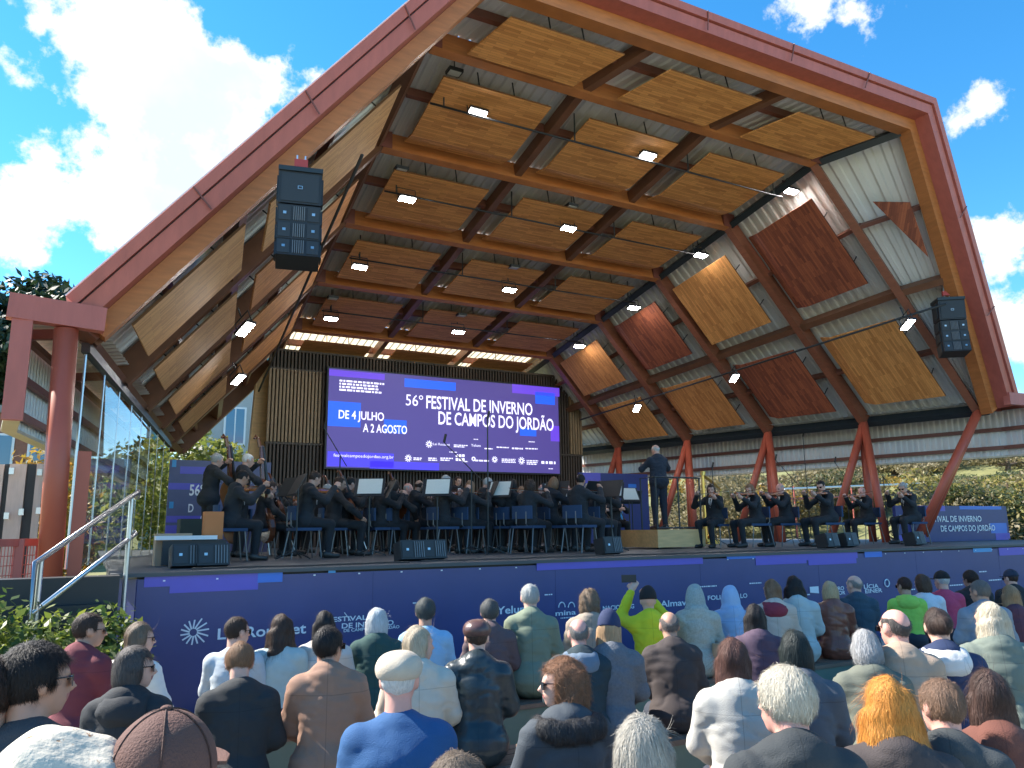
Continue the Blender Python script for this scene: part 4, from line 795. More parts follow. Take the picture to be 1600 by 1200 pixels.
AUD = [
 # x, y, row, pose, facing, dict
 (135, 952, 'A', 'aR', 42, dict(hair='short', hc=DBR, sk='tan', top='coat', tc=(.17, .03, .04), glasses=True), 'man in white shirt with a maroon sweater over his shoulders beside the hedge'),
 (215, 970, 'A', 'aR', 40, dict(hair='long', hc=(.13, .09, .06), top='shirt', tc=(.75, .72, .66), glasses=True), 'woman with long ash-brown hair and cream blouse by the end of the blue stage front'),
 (370, 960, 'A', 'aR', 25, dict(hair='short', hc=DBR, top='shirt', tc=(.48, .52, .54), glasses=True), 'man with trimmed dark hair in a pale grey-white shirt before the sunburst logo'),
 (437, 972, 'A', 'aL', 20, dict(hair='wavy', hc=DBR, top='shirt', tc=(.42, .50, .48)), 'woman with long dark wavy hair in a pale green-grey top'),
 (507, 957, 'A', 'a0', 22, dict(hair='long', hc=DK, top='coat', tc=(.55, .5, .45)), 'woman with straight black hair in a light beige jacket'),
 (590, 947, 'A', 'aN', 22, dict(hair='bob', hc=(.42, .44, .44), top='coat', tc=(.02, .065, .06)), 'person with silver hair tied back in a dark green quilted vest'),
 (665, 930, 'A', 'a0', 20, dict(hair='thick', hc=(.05, .06, .06), sk='tan', top='shirt', tc=(.27, .48, .68)), 'man with slicked dark hair in a light blue sweater'),
 (765, 932, 'A', 'a0', 24, dict(hair='thick', hc=(.07, .075, .075), top='coat', tc=(.11, .075, .08)), 'man with greying dark hair in a dull purple-brown jacket'),
 (828, 908, 'A', 'a0', 26, dict(hair='short', hc=(.30, .31, .30), top='coat', tc=(.17, .21, .15)), 'grey-haired man in an olive field jacket sitting very upright'),
 (920, 916, 'A', 'a0', 28, dict(hair='curly', hc=(.13, .09, .06), top='coat', tc=(.30, .25, .2)), 'person with a big mop of curly brown hair in a taupe top'),
 (1012, 915, 'A', 'film', 26, dict(hat='beanie', hatc=DK, hair=None, top='coat', tc=(.62, .60, .02)), 'person in bright yellow and black jacket raising a phone to film'),
 (1085, 908, 'A', 'a0', 32, dict(hat='hoodup', hatc=(.32, .36, .34), hatk='knit', top='coat', tc=(.42, .41, .35), tk='knit'), 'person in cream knit coat with plaid hood up and a shoulder strap'),
 (1140, 910, 'A', 'a0', 34, dict(hat='hoodup', hatc=(.30, .43, .62), top='coat', tc=(.28, .41, .60)), 'person in pale blue hoodie with the hood up'),
 (1205, 902, 'A', 'aL', 36, dict(hair='long', hc=(.16, .09, .05), top='coat', tc=(.55, .44, .36), hood=(.25, .03, .05)), 'woman with long chestnut hair, sunglasses on her head and a maroon hood'),
 (1240, 896, 'A', 'a0', 38, dict(hair='wavy', hc=DK, top='coat', tc=(.40, .47, .47)), 'woman with long black curls in a pale grey jacket'),
 (1296, 906, 'A', 'aN', 40, dict(hair='bob', hc=BLO, top='coat', tc=(.20, .07, .045), tk='leather', bc=(.42, .33, .25)), 'woman with blond bob in a brown leather jacket and beige trousers'),
 (1334, 895, 'A', 'aL', 38, dict(hair='balding', hc=(.22, .2, .18), sk='fair', top='coat', tc=(.035, .07, .10)), 'balding man in a dark teal-blue jacket beside the brown leather jacket'),
 (1412, 903, 'A', 'aL', 42, dict(hair='short', hc=(.04, .02, .015), sk='tan', top='shirt', tc=(.36, .66, .10), hood=(.34, .62, .1), glasses=True), 'person with short dark hair in a lime green hoodie'),
 (1440, 894, 'A', 'aL', 40, dict(hair='bob', hc=(.08, .045, .03), top='shirt', tc=(.66, .66, .70)), 'woman with brown bob and red collar in a white sweater'),
 (1470, 889, 'A', 'aL', 42, dict(hair='short', hc=GRY, hat='cap', hatc=DK, top='shirt', tc=(.50, .06, .13)), 'man in a black baseball cap and raspberry red sweater'),
 (1515, 888, 'A', 'aL', 42, dict(hair='thick', hc=DBR, sk='tan', top='coat', tc=BLK), 'bearded man with dark tousled hair in a black jacket'),
 (1578, 887, 'A', 'aL', 44, dict(hair='short', hc=DBR, hat='cap', hatc=(.02, .03, .055), top='coat', tc=BLK, glasses=True), 'man in a navy peaked cap and dark sunglasses'),
 (1622, 890, 'A', 'aL', 44, dict(hair='short', hc=DBR, sk='tan', top='coat', tc=(.05, .06, .07)), 'man in a charcoal jacket at the far end of the closest bench'),
 (210, 1003, 'B', 'aRR', 25, dict(hair='bob', hc=(.06, .05, .045), top='coat', tc=BLK, hood=BLK, glasses=True), 'woman in black hooded sweatshirt with sunglasses pushed up, facing the stage sideways'),
 (378, 998, 'B', 'aD', 6, dict(hair='thick', hc=LBR, top='coat', tc=(.025, .028, .03)), 'man with brown hair bending his head down in a black wool coat'),
 (515, 973, 'B', 'aR', 16, dict(hair='thick', hc=DK, sk='tan', top='coat', tc=(.30, .17, .115), glasses=True), 'dark-haired man in a camel wool coat with sunglasses'),
 (655, 973, 'B', 'aRR', 20, dict(hair='long', hc=(.36, .29, .2), top='coat', tc=(.6, .52, .42)), 'blond woman in a cream coat behind the beige flat cap'),
 (745, 960, 'B', 'a0', 24, dict(hair='short', hc=DBR, hat='flatcap', hatc=(.09, .045, .04), hatk='leather', top='coat', tc=(.022, .035, .042), tk='leather'), 'man in a brown leather cap and black leather jacket'),
 (905, 963, 'B', 'a1', 26, dict(hair='balding', hc=(.16, .15, .14), sk='pink', top='coat', tc=(.02, .04, .05), hood=(.13, .18, .24)), 'man with cropped grey hair and a blue-grey hood over a dark jacket'),
 (952, 952, 'B', 'aN', 30, dict(hair='long', hc=(.28, .18, .1), hat='beanie', hatc=(.018, .03, .085), top='coat', tc=(.14, .15, .17), tk='knit'), 'woman in a navy beanie with long highlighted hair and grey tweed coat'),
 (1047, 952, 'B', 'a1', 30, dict(hair='balding', hc=(.13, .11, .1), sk='tan', top='coat', tc=(.05, .038, .036)), 'bald man in a dark brown zip jacket'),
 (1180, 947, 'B', 'aN', 34, dict(hair='long', hc=DK, top='coat', tc=(.08, .05, .08)), 'woman with long jet black hair in a plum jacket'),
 (1530, 902, 'B', 'aL', 42, dict(hair='short', hc=(.12, .11, .1), sk='tan', top='coat', tc=(.20, .24, .29), hood=(.2, .24, .29)), 'man with short grey-brown hair in a slate blue hooded top'),
 (1578, 915, 'B', 'a0', 44, dict(hair='long', hc=(.24, .15, .08), top='coat', tc=(.10, .04, .06)), 'woman with straight golden-brown hair in a dark burgundy top'),
 (60, 995, 'C', 'aRR', 12, dict(hair='thick', hc=DK, sk='tan', top='shirt', tc=(.055, .055, .06), glasses=True), 'man with thick black hair, stubble and sunglasses in a charcoal T-shirt'),
 (-12, 1015, 'C', 'a0', 5, dict(hair='short', hc=DBR, sk='tan', top='shirt', tc=(.3, .1, .08)), 'man in a rust T-shirt with bare arm beside the hedge'),
 (625, 1005, 'C', 'fat', 20, dict(hair='short', hc=(.5, .48, .45), hat='flatcap', hatc=(.52, .44, .34), sk='pink', top='shirt', tc=(.018, .085, .22), glasses=True), 'heavy man in a beige flat cap and blue sweater'),
 (880, 1022, 'C', 'aLL', 10, dict(hair='curly', hc=(.20, .095, .05), top='coat', tc=(.05, .062, .075), fur=True, glasses=True), 'woman with auburn curls turned in profile, wearing a dark coat with fur hood'),
 (1145, 992, 'C', 'aN', 36, dict(hair='long', hc=(.085, .04, .03), top='coat', tc=(.45, .43, .385)), 'woman with long reddish brown hair in a cream waisted jacket'),
 (1240, 978, 'C', 'a0', 40, dict(hair='bob', hc=(.012, .018, .018), top='coat', tc=(.09, .1, .12)), 'person with a smooth black bob in a grey jacket'),
 (1355, 988, 'C', 'aD', 40, dict(hair='bob', hc=(.25, .25, .25), top='coat', tc=(.13, .14, .11)), 'person with thinning long grey hair looking at a phone'),
 (1395, 944, 'C', 'aL', 44, dict(hair='balding', hc=(.07, .06, .055), sk='pink', top='coat', tc=(.40, .29, .21), glasses=True), 'balding man with glasses in a tan coat and checked scarf'),
 (1463, 944, 'C', 'a0', 42, dict(hair='bun', hc=(.045, .03, .025), top='coat', tc=(.015, .03, .085), hood=(.62, .6, .58)), 'woman with dark bun and white fleece collar on a navy coat'),
 (1545, 935, 'C', 'aL', 44, dict(hair='wavy', hc=(.36, .31, .23), top='coat', tc=(.15, .18, .15)), 'woman with tousled long ash-blond hair in an olive shirt'),
 (80, 1063, 'D', 'a0', 5, dict(hat='scarf', hatc=(.6, .55, .45), hatmat=print_mat(), top='coat', tc=(.66, .6, .5)), 'person with cream flower-patterned cloth draped over head and shoulders'),
 (262, 1070, 'D', 'aN', 12, dict(hair='short', hc=DBR, hat='cap', hatc=(.115, .055, .042), sk='pink', top='coat', tc=BLK), 'man in a brown baseball cap and black jacket'),
 (715, 1168, 'D', 'a0', 20, dict(hair='thick', hc=(.13, .1, .075), top='coat', tc=(.2, .2, .2)), 'person with tousled ash-brown hair mostly below the picture edge'),
 (1005, 1108, 'D', 'aN', 28, dict(hair='bob', hc=(.30, .28, .24), top='coat', tc=(.1, .1, .1)), 'person with smooth grey hair beside the cream jacket'),
 (1228, 1033, 'D', 'aL', 30, dict(hair='thick', hc=(.46, .42, .34), sk='pink', top='coat', tc=(.03, .036, .04)), 'person with swept silver-grey hair in a black jacket'),
 (1385, 1048, 'D', 'a0', 42, dict(hair='wavy', hc=(.50, .21, .04), top='coat', tc=(.05, .04, .04)), 'person with wavy copper orange hair'),
 (1463, 1052, 'D', 'aL', 50, dict(hair='short', hc=(.17, .105, .07), sk='pink', top='coat', tc=(.045, .052, .055)), 'man with cropped light brown hair and dark grey jacket next to the copper hair'),
 (1545, 1067, 'D', 'a0', 46, dict(hair='long', hc=(.05, .028, .022), top='coat', tc=(.14, .05, .035)), 'woman with long dark brown hair in a rust coat'),
]
for (x, y, row, key, az, kw, lab) in AUD:
    Y = ROWY[row] if row != 'D' or x < 300 else 2.05; p = atY(x, y, Y); base = 0.0; hatk = .02 if kw.get('hat') else .012
    s = min(1.08, max(.95, (p[2]-hatk)/1.327)); dz = max(0, min(.10, p[2]-hatk-s*1.327))
    near = row in 'D' or lab.startswith('woman with auburn') or (row == 'C' and x < 1200)
    a = R_(az); 
    o = person(key, POSES[key], (p[0]-math.sin(a)*.03, Y-.03, dz), -a, s, lab, group='seated audience', strands=11000 if near else 2600, hv=.0055 if near else .007, **kw)
    if key == 'film':
        ph = MB().box((0, 0, 0), (.075, .01, .15)).build('phone', BLACK); ph.location = (p[0]+.0, Y+.30, 1.36*s+.04); ph.rotation_euler = (0, R_(90), -a); tag(ph, 'dark phone held up by the person in yellow', 'phone')
bag = MB().box((0, 0, .16), (.26, .12, .32)).build('paper_bag', mat('kraft', (.42, .27, .16), .8)); q = atY(1128, 985, 6.0); bag.location = (q[0], 5.95, .43); tag(bag, 'brown paper bag on the bench beside the pale blue hoodie', 'bag')
# fur trim of the dark coat
# ------------------------------------------------------------------ orchestra
SUIT = (.018, .022, .028); PITV = A_((10.3, 12.65))
vdir = nrm((-.47, .88, .03)); vo = A_((-.055, .075, 1.035)); cpt = vo+vdir*.24+A_((0, 0, .045)); bh = cpt+A_((.88, .47, -.1))*.36
MP = {
 'violin': Pose(lean=.05, yaw=R_(-22), pitch=R_(-8), el=((-.25, .17, .84), (.36, .17, .86)), wr=(tuple(vo+vdir*.44+A_((.0, -.06, -.055))), tuple(bh+A_((.02, -.07, .03)))), arm_n=((.6, .3, .7), (-.5, .2, -.8)), spread=.14),
 'violin2': Pose(lean=.16, yaw=R_(-16), pitch=R_(-14), el=((-.25, .2, .82), (.35, .2, .84)), wr=(tuple(vo+vdir*.44+A_((.0, -.04, -.07))), tuple(bh+A_((.02, -.05, .01)))), arm_n=((.6, .3, .7), (-.5, .2, -.8)), spread=.16, knees=((-.2, .42, .49), (.13, .36, .5))),
 'cello': Pose(lean=.1, pitch=R_(-10), yaw=R_(10), el=((-.34, .2, .88), (.36, .2, .78)), wr=((-.14, .34, 1.06), (.24, .42, .62)), spread=.24),
 'violin3': Pose(lean=.10, yaw=R_(-28), pitch=R_(-12), el=((-.25, .17, .84), (.33, .22, .80)), wr=(tuple(vo+vdir*.44+A_((.0, -.06, -.055))), tuple(bh+A_((-.02, -.05, -.02)))), arm_n=((.6, .3, .7), (-.5, .2, -.8)), spread=.18, fat=.94),
 'cello2': Pose(lean=.16, pitch=R_(-16), yaw=R_(-8), el=((-.34, .2, .88), (.38, .16, .76)), wr=((-.14, .34, 1.06), (.30, .40, .60)), spread=.25, fat=1.1),
 'wind2': Pose(lean=.08, pitch=R_(-2), yaw=R_(14), el=((-.25, .16, .78), (.25, .12, .78)), wr=((-.03, .34, .95), (.06, .38, .82)), spread=.15, fat=1.1),
 'wind': Pose(lean=.03, pitch=R_(-6), el=((-.27, .14, .80), (.27, .14, .80)), wr=((-.05, .33, .93), (.05, .36, .84)), spread=.12),
 'bass': Pose(stand=True, lean=.08, pitch=R_(-10), yaw=R_(10), el=((-.33, .16, .98), (.33, .14, .84)), wr=((-.12, .30, 1.17), (.27, .36, .66))),
 'stand': Pose(stand=True, lean=.03, el=((-.26, .1, .78), (.26, .1, .78)), wr=((-.13, .32, .80), (.13, .32, .80))),
 'conductor': Pose(stand=True, lean=.05, pitch=R_(-12), yaw=R_(-10), el=((-.28, .16, .82), (.30, .14, .84)), wr=((-.12, .42, .92), (.14, .42, .98)), fat=1.08)}
# instruments
VARN = mat('varnish', (.48, .14, .035), .22, var=.3, vscale=12, coat=.5); EBONY = mat('ebony', (.015, .012, .01), .4); CVARN = mat('cello_varnish', (.16, .05, .022), .25, var=.35, vscale=5, coat=.4)
def fiddle(name, L, M):
    """body L long on +Y from the lower bout, belly +Z"""
    r = empty(name); prof = [(0, .0), (.02, .13), (.1, .225), (.22, .27), (.34, .25), (.45, .175), (.55, .155), (.65, .18), (.75, .22), (.86, .215), (.95, .14), (1, .03)]
    half = [(w*L*1.08, t*L) for t, w in prof]; out = [(x, y) for x, y in half]+[(-x, y) for x, y in reversed(half)]
    d = L*.095; mb = MB(); n = len(out); rings = [(.0, .94), (.2, 1), (.8, 1), (1.0, .94)]
    vs = [(x*s, (y-L/2)*s+L/2, (z-.5)*d) for z, s in rings for x, y in out]; mb.add(vs, [(k*n+i, k*n+(i+1) % n, (k+1)*n+(i+1) % n, (k+1)*n+i) for k in range(3) for i in range(n)]+[tuple(range(n-1, -1, -1)), tuple(range(3*n, 4*n))])
    mb.build('body', M, r); z = d*.5
    MB().beam((0, L*.62, z+.02*L), (0, L*1.5, z+.03*L), L*.085, L*.03).build('fingerboard', EBONY, r); MB().beam((0, L*.96, z-.05*L), (0, L*1.52, z), L*.06, L*.05).build('neck', M, r)
    MB().tube([(0, L*1.5, z), (0, L*1.63, z-.01*L), (0, L*1.68, z-.05*L), (0, L*1.64, z-.07*L)], L*.03, 6).build('scroll', M, r)
    MB().box((0, L*.4, z+.06*L), (L*.13, L*.012, L*.09)).build('bridge', mat('bridge_wood', (.5, .33, .16), .6), r); MB().beam((0, L*.03, z+.02*L), (0, L*.3, z+.05*L), L*.07, L*.02).build('tailpiece', EBONY, r)
    return r
viol0 = fiddle('violin', .36, VARN); cello0 = fiddle('cello', .76, CVARN); MB().tube([(0, 0, 0), (0, -.28, 0)], .006, 5).build('endpin', GALV, cello0); bass0 = fiddle('double_bass', 1.12, CVARN); MB().tube([(0, 0, 0), (0, -.2, 0)], .01, 5).build('endpin', GALV, bass0)
bow0 = empty('bow'); MB().tube([(0, 0, 0), (0, .72, .012)], .005, 5).build('stick', CVARN, bow0); MB().box((0, .36, -.012), (.008, .66, .002)).build('bow_hair', PAPER, bow0); MB().box((0, .03, -.006), (.01, .05, .016)).build('frog', EBONY, bow0)
used = set()
def inst(proto, M4, label, cat, group):
    o = proto if proto.name not in used else copy_tree(proto); used.add(proto.name); o.matrix_world = M4; tag(o, label, cat, group); return o
def frame(o, y, z, s=1):
    y = nrm(y); z = A_(z, float); z = nrm(z-y*(z@y)); x = np.cross(y, z); return Matrix([[x[i]*s, y[i]*s, z[i]*s, o[i]] for i in range(3)]+[[0, 0, 0, 1]])
# chair, stand
CHB = mat('chair_blue', (.022, .055, .125), .8)
ch0 = empty('chair')
MB().box((0, 0, .445), (.44, .42, .045)).build('seat', CHB, ch0)
mb = MB(); mb.add([(x, -.215-.03*(1-(x/.2)**2)+dy, z) for dy in (0, .03) for z in (.58, .80) for x in np.linspace(-.2, .2, 7)], []); q = [(i, i+1, i+8, i+7) for i in range(6)]; mb.f += [tuple(reversed(f)) for f in q]+[tuple(k+14 for k in f) for f in q]+[(i, i+14, i+15, i+1) for i in range(6)]+[(i+7, i+8, i+22, i+21) for i in range(6)]+[(0, 7, 21, 14), (6, 20, 27, 13)]; mb.build('backrest', CHB, ch0)
for sx in (-.2, .2):
    MB().tube([(sx, .17, .43), (sx*1.08, .22, 0)], .011, 6).build('leg', mat('chair_steel', (.16, .17, .18), .4, metal=.6), ch0); MB().tube([(sx, -.17, .43), (sx*1.08, -.25, 0)], .011, 6).build('leg', mat('chair_steel', (.16, .17, .18), .4, metal=.6), ch0)
for sx in (-.1, .1): MB().tube([(sx, -.16, .43), (sx, -.235, .5), (sx, -.235, .7)], .011, 6).build('back_support', mat('chair_steel', (.16, .17, .18), .4, metal=.6), ch0)
ms0 = empty('music_stand'); MB().box((0, 0, 0), (.5, .012, .34), np.array(Matrix.Rotation(R_(-28), 3, 'X'))).build('desk', BLACK, ms0); ms0.children[0].location = (0, 0, 1.12)
MB().tube([(0, .02, .1), (0, .02, 1.08)], .013, 6).build('pole', STEELM, ms0)
for k in range(3): MB().tube([(0, .02, .12), (.3*math.cos(k*2.09+.5), .02+.3*math.sin(k*2.09+.5), .01)], .01, 5).build('leg', STEELM, ms0)
sh0 = MB().box((0, 0, 0), (.40, .006, .28), np.array(Matrix.Rotation(R_(-28), 3, 'X'))).build('sheet_music', PAPER)
chn = [0]
def chair(x, y, rz, lab):
    o = ch0 if chn[0] == 0 else copy_tree(ch0); chn[0] += 1; o.location = (x, y, STAGE); o.rotation_euler = (0, 0, rz); tag(o, lab, 'chair', 'blue orchestra chairs')
def mstand(x, y, rz, lab, paper=True):
    k = 'ms' in used; o = copy_tree(ms0) if k else ms0; used.add('ms'); o.location = (x, y, STAGE); o.rotation_euler = (0, 0, rz); tag(o, 'black stand '+lab, 'music stand', 'music stands of the orchestra')
    if paper:
        s = sh0.copy() if 'sh' in used else sh0
        if 'sh' in used: COL.objects.link(s)
        used.add('sh'); s.location = (x-math.sin(-rz)*.012*-1, y-math.cos(rz)*.012, STAGE+1.135); s.rotation_euler = (0, 0, rz); tag(s, 'white sheet music '+lab, 'sheet music', 'sheet music on stands')
# x, ytop, pose, facing target override(deg az) or None, hair, colour, skin, instrument, description
ORC = [
 (380, 733, 'violin2', 88, 'short', DK, 'tan', 'viola', 'man with glasses and dark hair at the stage front corner', dict(glasses=True)),
 (340, 710, 'bass', 70, 'thick', GRY, 'fair', 'bass', 'grey-bearded man standing before the blue festival banner', {}),
 (388, 711, 'bass', 80, 'short', (.5, .5, .48), 'fair', 'bass', 'white-haired man standing with open white collar', {}),
 (492, 738, 'violin2', 86, 'short', DBR, 'fair', 'viola', 'dark-haired man bent over his instrument second from the corner', {}),
 (532, 745, 'cello', 95, 'short', DBR, 'tan', 'cello', 'man behind the second viola player', {}),
 (562, 750, 'stand', 120, 'balding', DBR, 'tan', None, 'bald bearded man standing under the screen corner', {}),
 (600, 747, 'violin', 80, 'short', DBR, 'fair', 'violin', 'dark-haired man half hidden behind white sheet music', {}),
 (617, 748, 'cello', 60, 'curly', DBR, 'fair', 'cello', 'woman with curly brown hair seen from behind on a blue chair', {}),
 (638, 757, 'wind', 130, 'balding', GRY, 'pink', 'clarinet', 'bald man behind the curly-haired cellist', {}),
 (663, 764, 'wind', 150, 'bob', DK, 'fair', 'clarinet', 'woman with black bob in the woodwinds', {}),
 (697, 745, 'violin', 84, 'thick', (.36, .36, .35), 'fair', 'violin', 'grey-haired man with full hair', {}),
 (735, 746, 'violin', 70, 'long', LBR, 'fair', 'violin', 'woman with long straight brown hair', {}),
 (716, 743, 'stand', 170, 'short', DBR, 'fair', None, 'man standing far back in suit under the screen', {}),
 (757, 757, 'wind', 170, 'short', DBR, 'tan', 'clarinet', 'dark-haired man behind the long-haired violinist', {}),
 (752, 762, 'wind', 160, 'balding', GRY, 'pink', 'clarinet', 'balding man among the woodwinds', {}),
 (800, 747, 'violin', 75, 'bob', DK, 'fair', 'violin', 'woman with dark hair falling over her face', {}),
 (828, 743, 'violin', 62, 'curly', DBR, 'fair', 'violin', 'woman with curly hair seen from behind', {}),
 (848, 753, 'violin', 100, 'balding', GRY, 'pink', 'violin', 'bald man facing the curly-haired violinist', {}),
 (868, 751, 'wind', 160, 'thick', DBR, 'fair', 'clarinet', 'dark-haired player before the slat wall end', {}),
 (884, 757, 'wind', 170, 'balding', GRY, 'pink', 'clarinet', 'pink-faced balding player near the podium', {}),
 (907, 742, 'violin', 70, 'short', DK, 'tan', 'violin', 'dark-haired man leaning forward beside the podium', {}),
 (932, 763, 'wind', 180, 'bob', DBR, 'fair', 'clarinet', 'woman behind the sheet music nearest the podium', {}),
 (960, 766, 'wind', 190, 'long', LBR, 'fair', 'clarinet', 'woman with light brown hair behind the podium stand', {}),
 (437, 752, 'wind', 110, 'long', DBR, 'fair', 'clarinet', 'woman behind the double basses', {}),
 (548, 765, 'wind', 130, 'balding', GRY, 'pink', 'clarinet', 'balding man in the rear rows by the screen corner', {}),
 (575, 768, 'wind', 150, 'long', LBR, 'fair', 'clarinet', 'fair-haired woman in the rear rows', {}),
 (682, 768, 'wind', 165, 'bob', DBR, 'fair', 'clarinet', 'brown-haired player in the rear rows under the screen', {}),
 (780, 765, 'wind', 175, 'thick', GRY, 'fair', 'clarinet', 'grey-haired player in the rear rows', {}),
 (455, 758, 'violin', 92, 'bob', LBR, 'fair', 'viola', 'woman with fair bob between the two front viola players', {}),
 (513, 752, 'cello2', 90, 'thick', GRY, 'fair', 'cello', 'grey-haired man behind the second viola player', {}),
 (583, 757, 'violin3', 85, 'long', DK, 'tan', 'violin', 'black-haired woman by the white sheets', {}),
 (770, 755, 'violin3', 95, 'short', LBR, 'fair', 'violin', 'light-haired man before the tall microphone stand', {}),
 (815, 757, 'violin3', 80, 'long', LBR, 'fair', 'violin', 'woman with loose fair hair near the curly-haired violinist', {}),
 (920, 757, 'wind2', 165, 'thick', GRY, 'fair', 'clarinet', 'grey-haired player close to the navy banner', {}),
 (672, 757, 'cello2', 100, 'short', DBR, 'tan', 'cello', 'dark-haired man under the middle of the screen', {}),
 (720, 764, 'wind2', 160, 'balding', DBR, 'fair', 'clarinet', 'balding player behind the grey-haired violinist', {}),
 (895, 765, 'wind2', 170, 'long', DK, 'fair', 'clarinet', 'black-haired woman behind the leaning violinist', {}),
 (548, 747, 'violin2', 88, 'short', DK, 'fair', 'violin', 'dark-haired man bowing in front of the cellos', {}),
 (655, 750, 'violin3', 84, 'balding', DBR, 'tan', 'violin', 'balding dark-skinned man before the curly-haired cellist', {}),
 (762, 748, 'violin2', 82, 'short', GRY, 'fair', 'violin', 'short-haired grey man beside the tall microphone stand', {}),
 (865, 747, 'violin3', 78, 'bob', LBR, 'fair', 'violin', 'woman with brown bob in the row before the podium', {}),
 (938, 748, 'violin2', 70, 'thick', DBR, 'fair', 'violin', 'bushy-haired man next to the podium step', {}),
 (425, 748, 'cello2', 92, 'short', DBR, 'fair', 'cello', 'dark-haired man right behind the first viola player', {}),
 (590, 762, 'wind2', 150, 'short', DK, 'tan', 'clarinet', 'dark-haired player below the screen corner', {}),
 (1110, 752, 'violin', 250, 'long', DBR, 'fair', 'violin', 'woman with long dark hair facing out beside the podium', {}),
 (1170, 751, 'violin3', 288, 'bob', LBR, 'fair', 'violin', 'woman with light brown bob', {}),
 (1218, 752, 'violin', 292, 'balding', (.3, .28, .26), 'pink', 'violin', 'bald man in the row facing the podium', {}),
 (1282, 750, 'violin3', 286, 'short', DK, 'fair', 'violin', 'man with glasses and black hair in the row facing the podium', dict(glasses=True)),
 (1345, 756, 'violin', 290, 'balding', (.3, .2, .13), 'pink', 'violin', 'balding man second from the end banner', {}),
 (1410, 753, 'violin2', 280, 'thick', GRY, 'fair', 'violin', 'grey-haired man with tie beside the end banner', dict(glasses=True)),
]
for n_, (x, y, key, az, hair, hc, sk, ins, desc, ex) in enumerate(ORC):
    P = MP[key]; standing = key in ('stand', 'bass'); tall = 1.72 if standing else 1.33
    p = atZ(x, y, STAGE+tall)
    if not standing and p[1] > 18: p = atY(x, y, 18)
    a = R_(az); hx = P.head; loc = A_((p[0], p[1], STAGE)); rz = -a; Rz = np.array(Matrix.Rotation(rz, 3, 'Z')); loc = loc-Rz@A_((hx[0], hx[1], 0)); loc[2] = STAGE
    lab = {'violin': 'violinist', 'viola': 'viola player', 'cello': 'cellist', 'bass': 'double bass player', 'clarinet': 'wind player', None: 'orchestra member'}[ins]+' in black, '+desc
    o = person('m_'+key, P, loc, rz, rng.uniform(.96, 1.04), lab, group='orchestra musicians', sk=sk, hair=hair, hc=hc, top='coat', tc=SUIT, bc=(.014, .017, .022), strands=900, vox=.013, hv=.009, **ex)
    tri_ = [P.T(q_) for q_ in ((-.045, .07, 1.035), (.045, .07, 1.035), (.03, .125, .93), (0, .138, .82), (-.03, .125, .93))]; MB().slab(tri_, (0, .004, 0)).build('shirt_front', WHITE, o)
    MB().slab([P.T(q_) for q_ in ((-.012, .095, 1.01), (.012, .095, 1.01), (.014, .142, .84), (-.014, .142, .84))], (0, .004, 0)).build('tie', BLACK, o)
    bpy.context.view_layer.update(); MW = Matrix.Translation(Vector(loc)) @ Matrix.Rotation(rz, 4, 'Z'); who = 'of the '+desc.split(' in the')[0]
    if not standing: chair(loc[0], loc[1], rz, 'blue chair under the '+desc)
    if ins in ('violin', 'viola'):
        s = 1.12 if ins == 'viola' else 1.0
        inst(viol0, MW @ frame(vo, vdir, (.12, .1, 1), s), ins+' held by the '+desc, ins, 'violins and violas'); inst(bow0, MW @ frame(bh, cpt-bh, (0, 0, 1)), 'bow held by the '+desc, 'bow', 'bows of the string players')
    elif ins == 'cello':
        inst(cello0, MW @ frame((0.0, .52, .26), (-.1, -.38, 1), (0, 1, .3)), 'cello held by the '+desc, 'cello', 'cellos'); inst(bow0, MW @ frame((.26, .48, .62), (-1, .12, .05), (0, .3, 1)), 'bow held by the '+desc, 'bow', 'bows of the string players')
    elif ins == 'bass':
        inst(bass0, MW @ frame((-.02, .52, .22), (-.08, -.14, 1), (0, 1, .15)), 'double bass held by the '+desc, 'double bass', 'double basses')
    elif ins == 'clarinet':
        cl = MB().tube([(0, .14, 1.09), (0, .36, .82), (0, .5, .66)], .012, 7).tube([(0, .5, .66), (0, .56, .59)], .013, 7, .034).build('clarinet', EBONY); cl.matrix_world = MW; tag(cl, 'clarinet played by the '+desc, 'clarinet', 'clarinets')
    if not standing and n_ not in (7,):
        q = MW @ Vector((0, .95, 0))
        if n_ % 2 == 0 and n_ < 28: mstand(q.x, q.y, rz, 'of the '+desc)
# extra stands with white sheets turned to the viewer
for k, (x, y) in enumerate(((683, 775), (780, 775), (868, 773), (955, 785), (577, 778), (455, 778))):
    p = atY(x, y, 12.2+.25*(k % 3)); mstand(p[0], p[1], R_((-35, -52, -22, -48, -30, -60)[k]), ('by the grey-haired violinist', 'by the dark-haired woman', 'by the bald violinist', 'close to the podium', 'by the second viola player', 'by the first viola player', 'behind the long-haired violinist', 'behind the curly-haired violinist', 'behind the curly-haired cellist', 'behind the leaning violinist')[k])
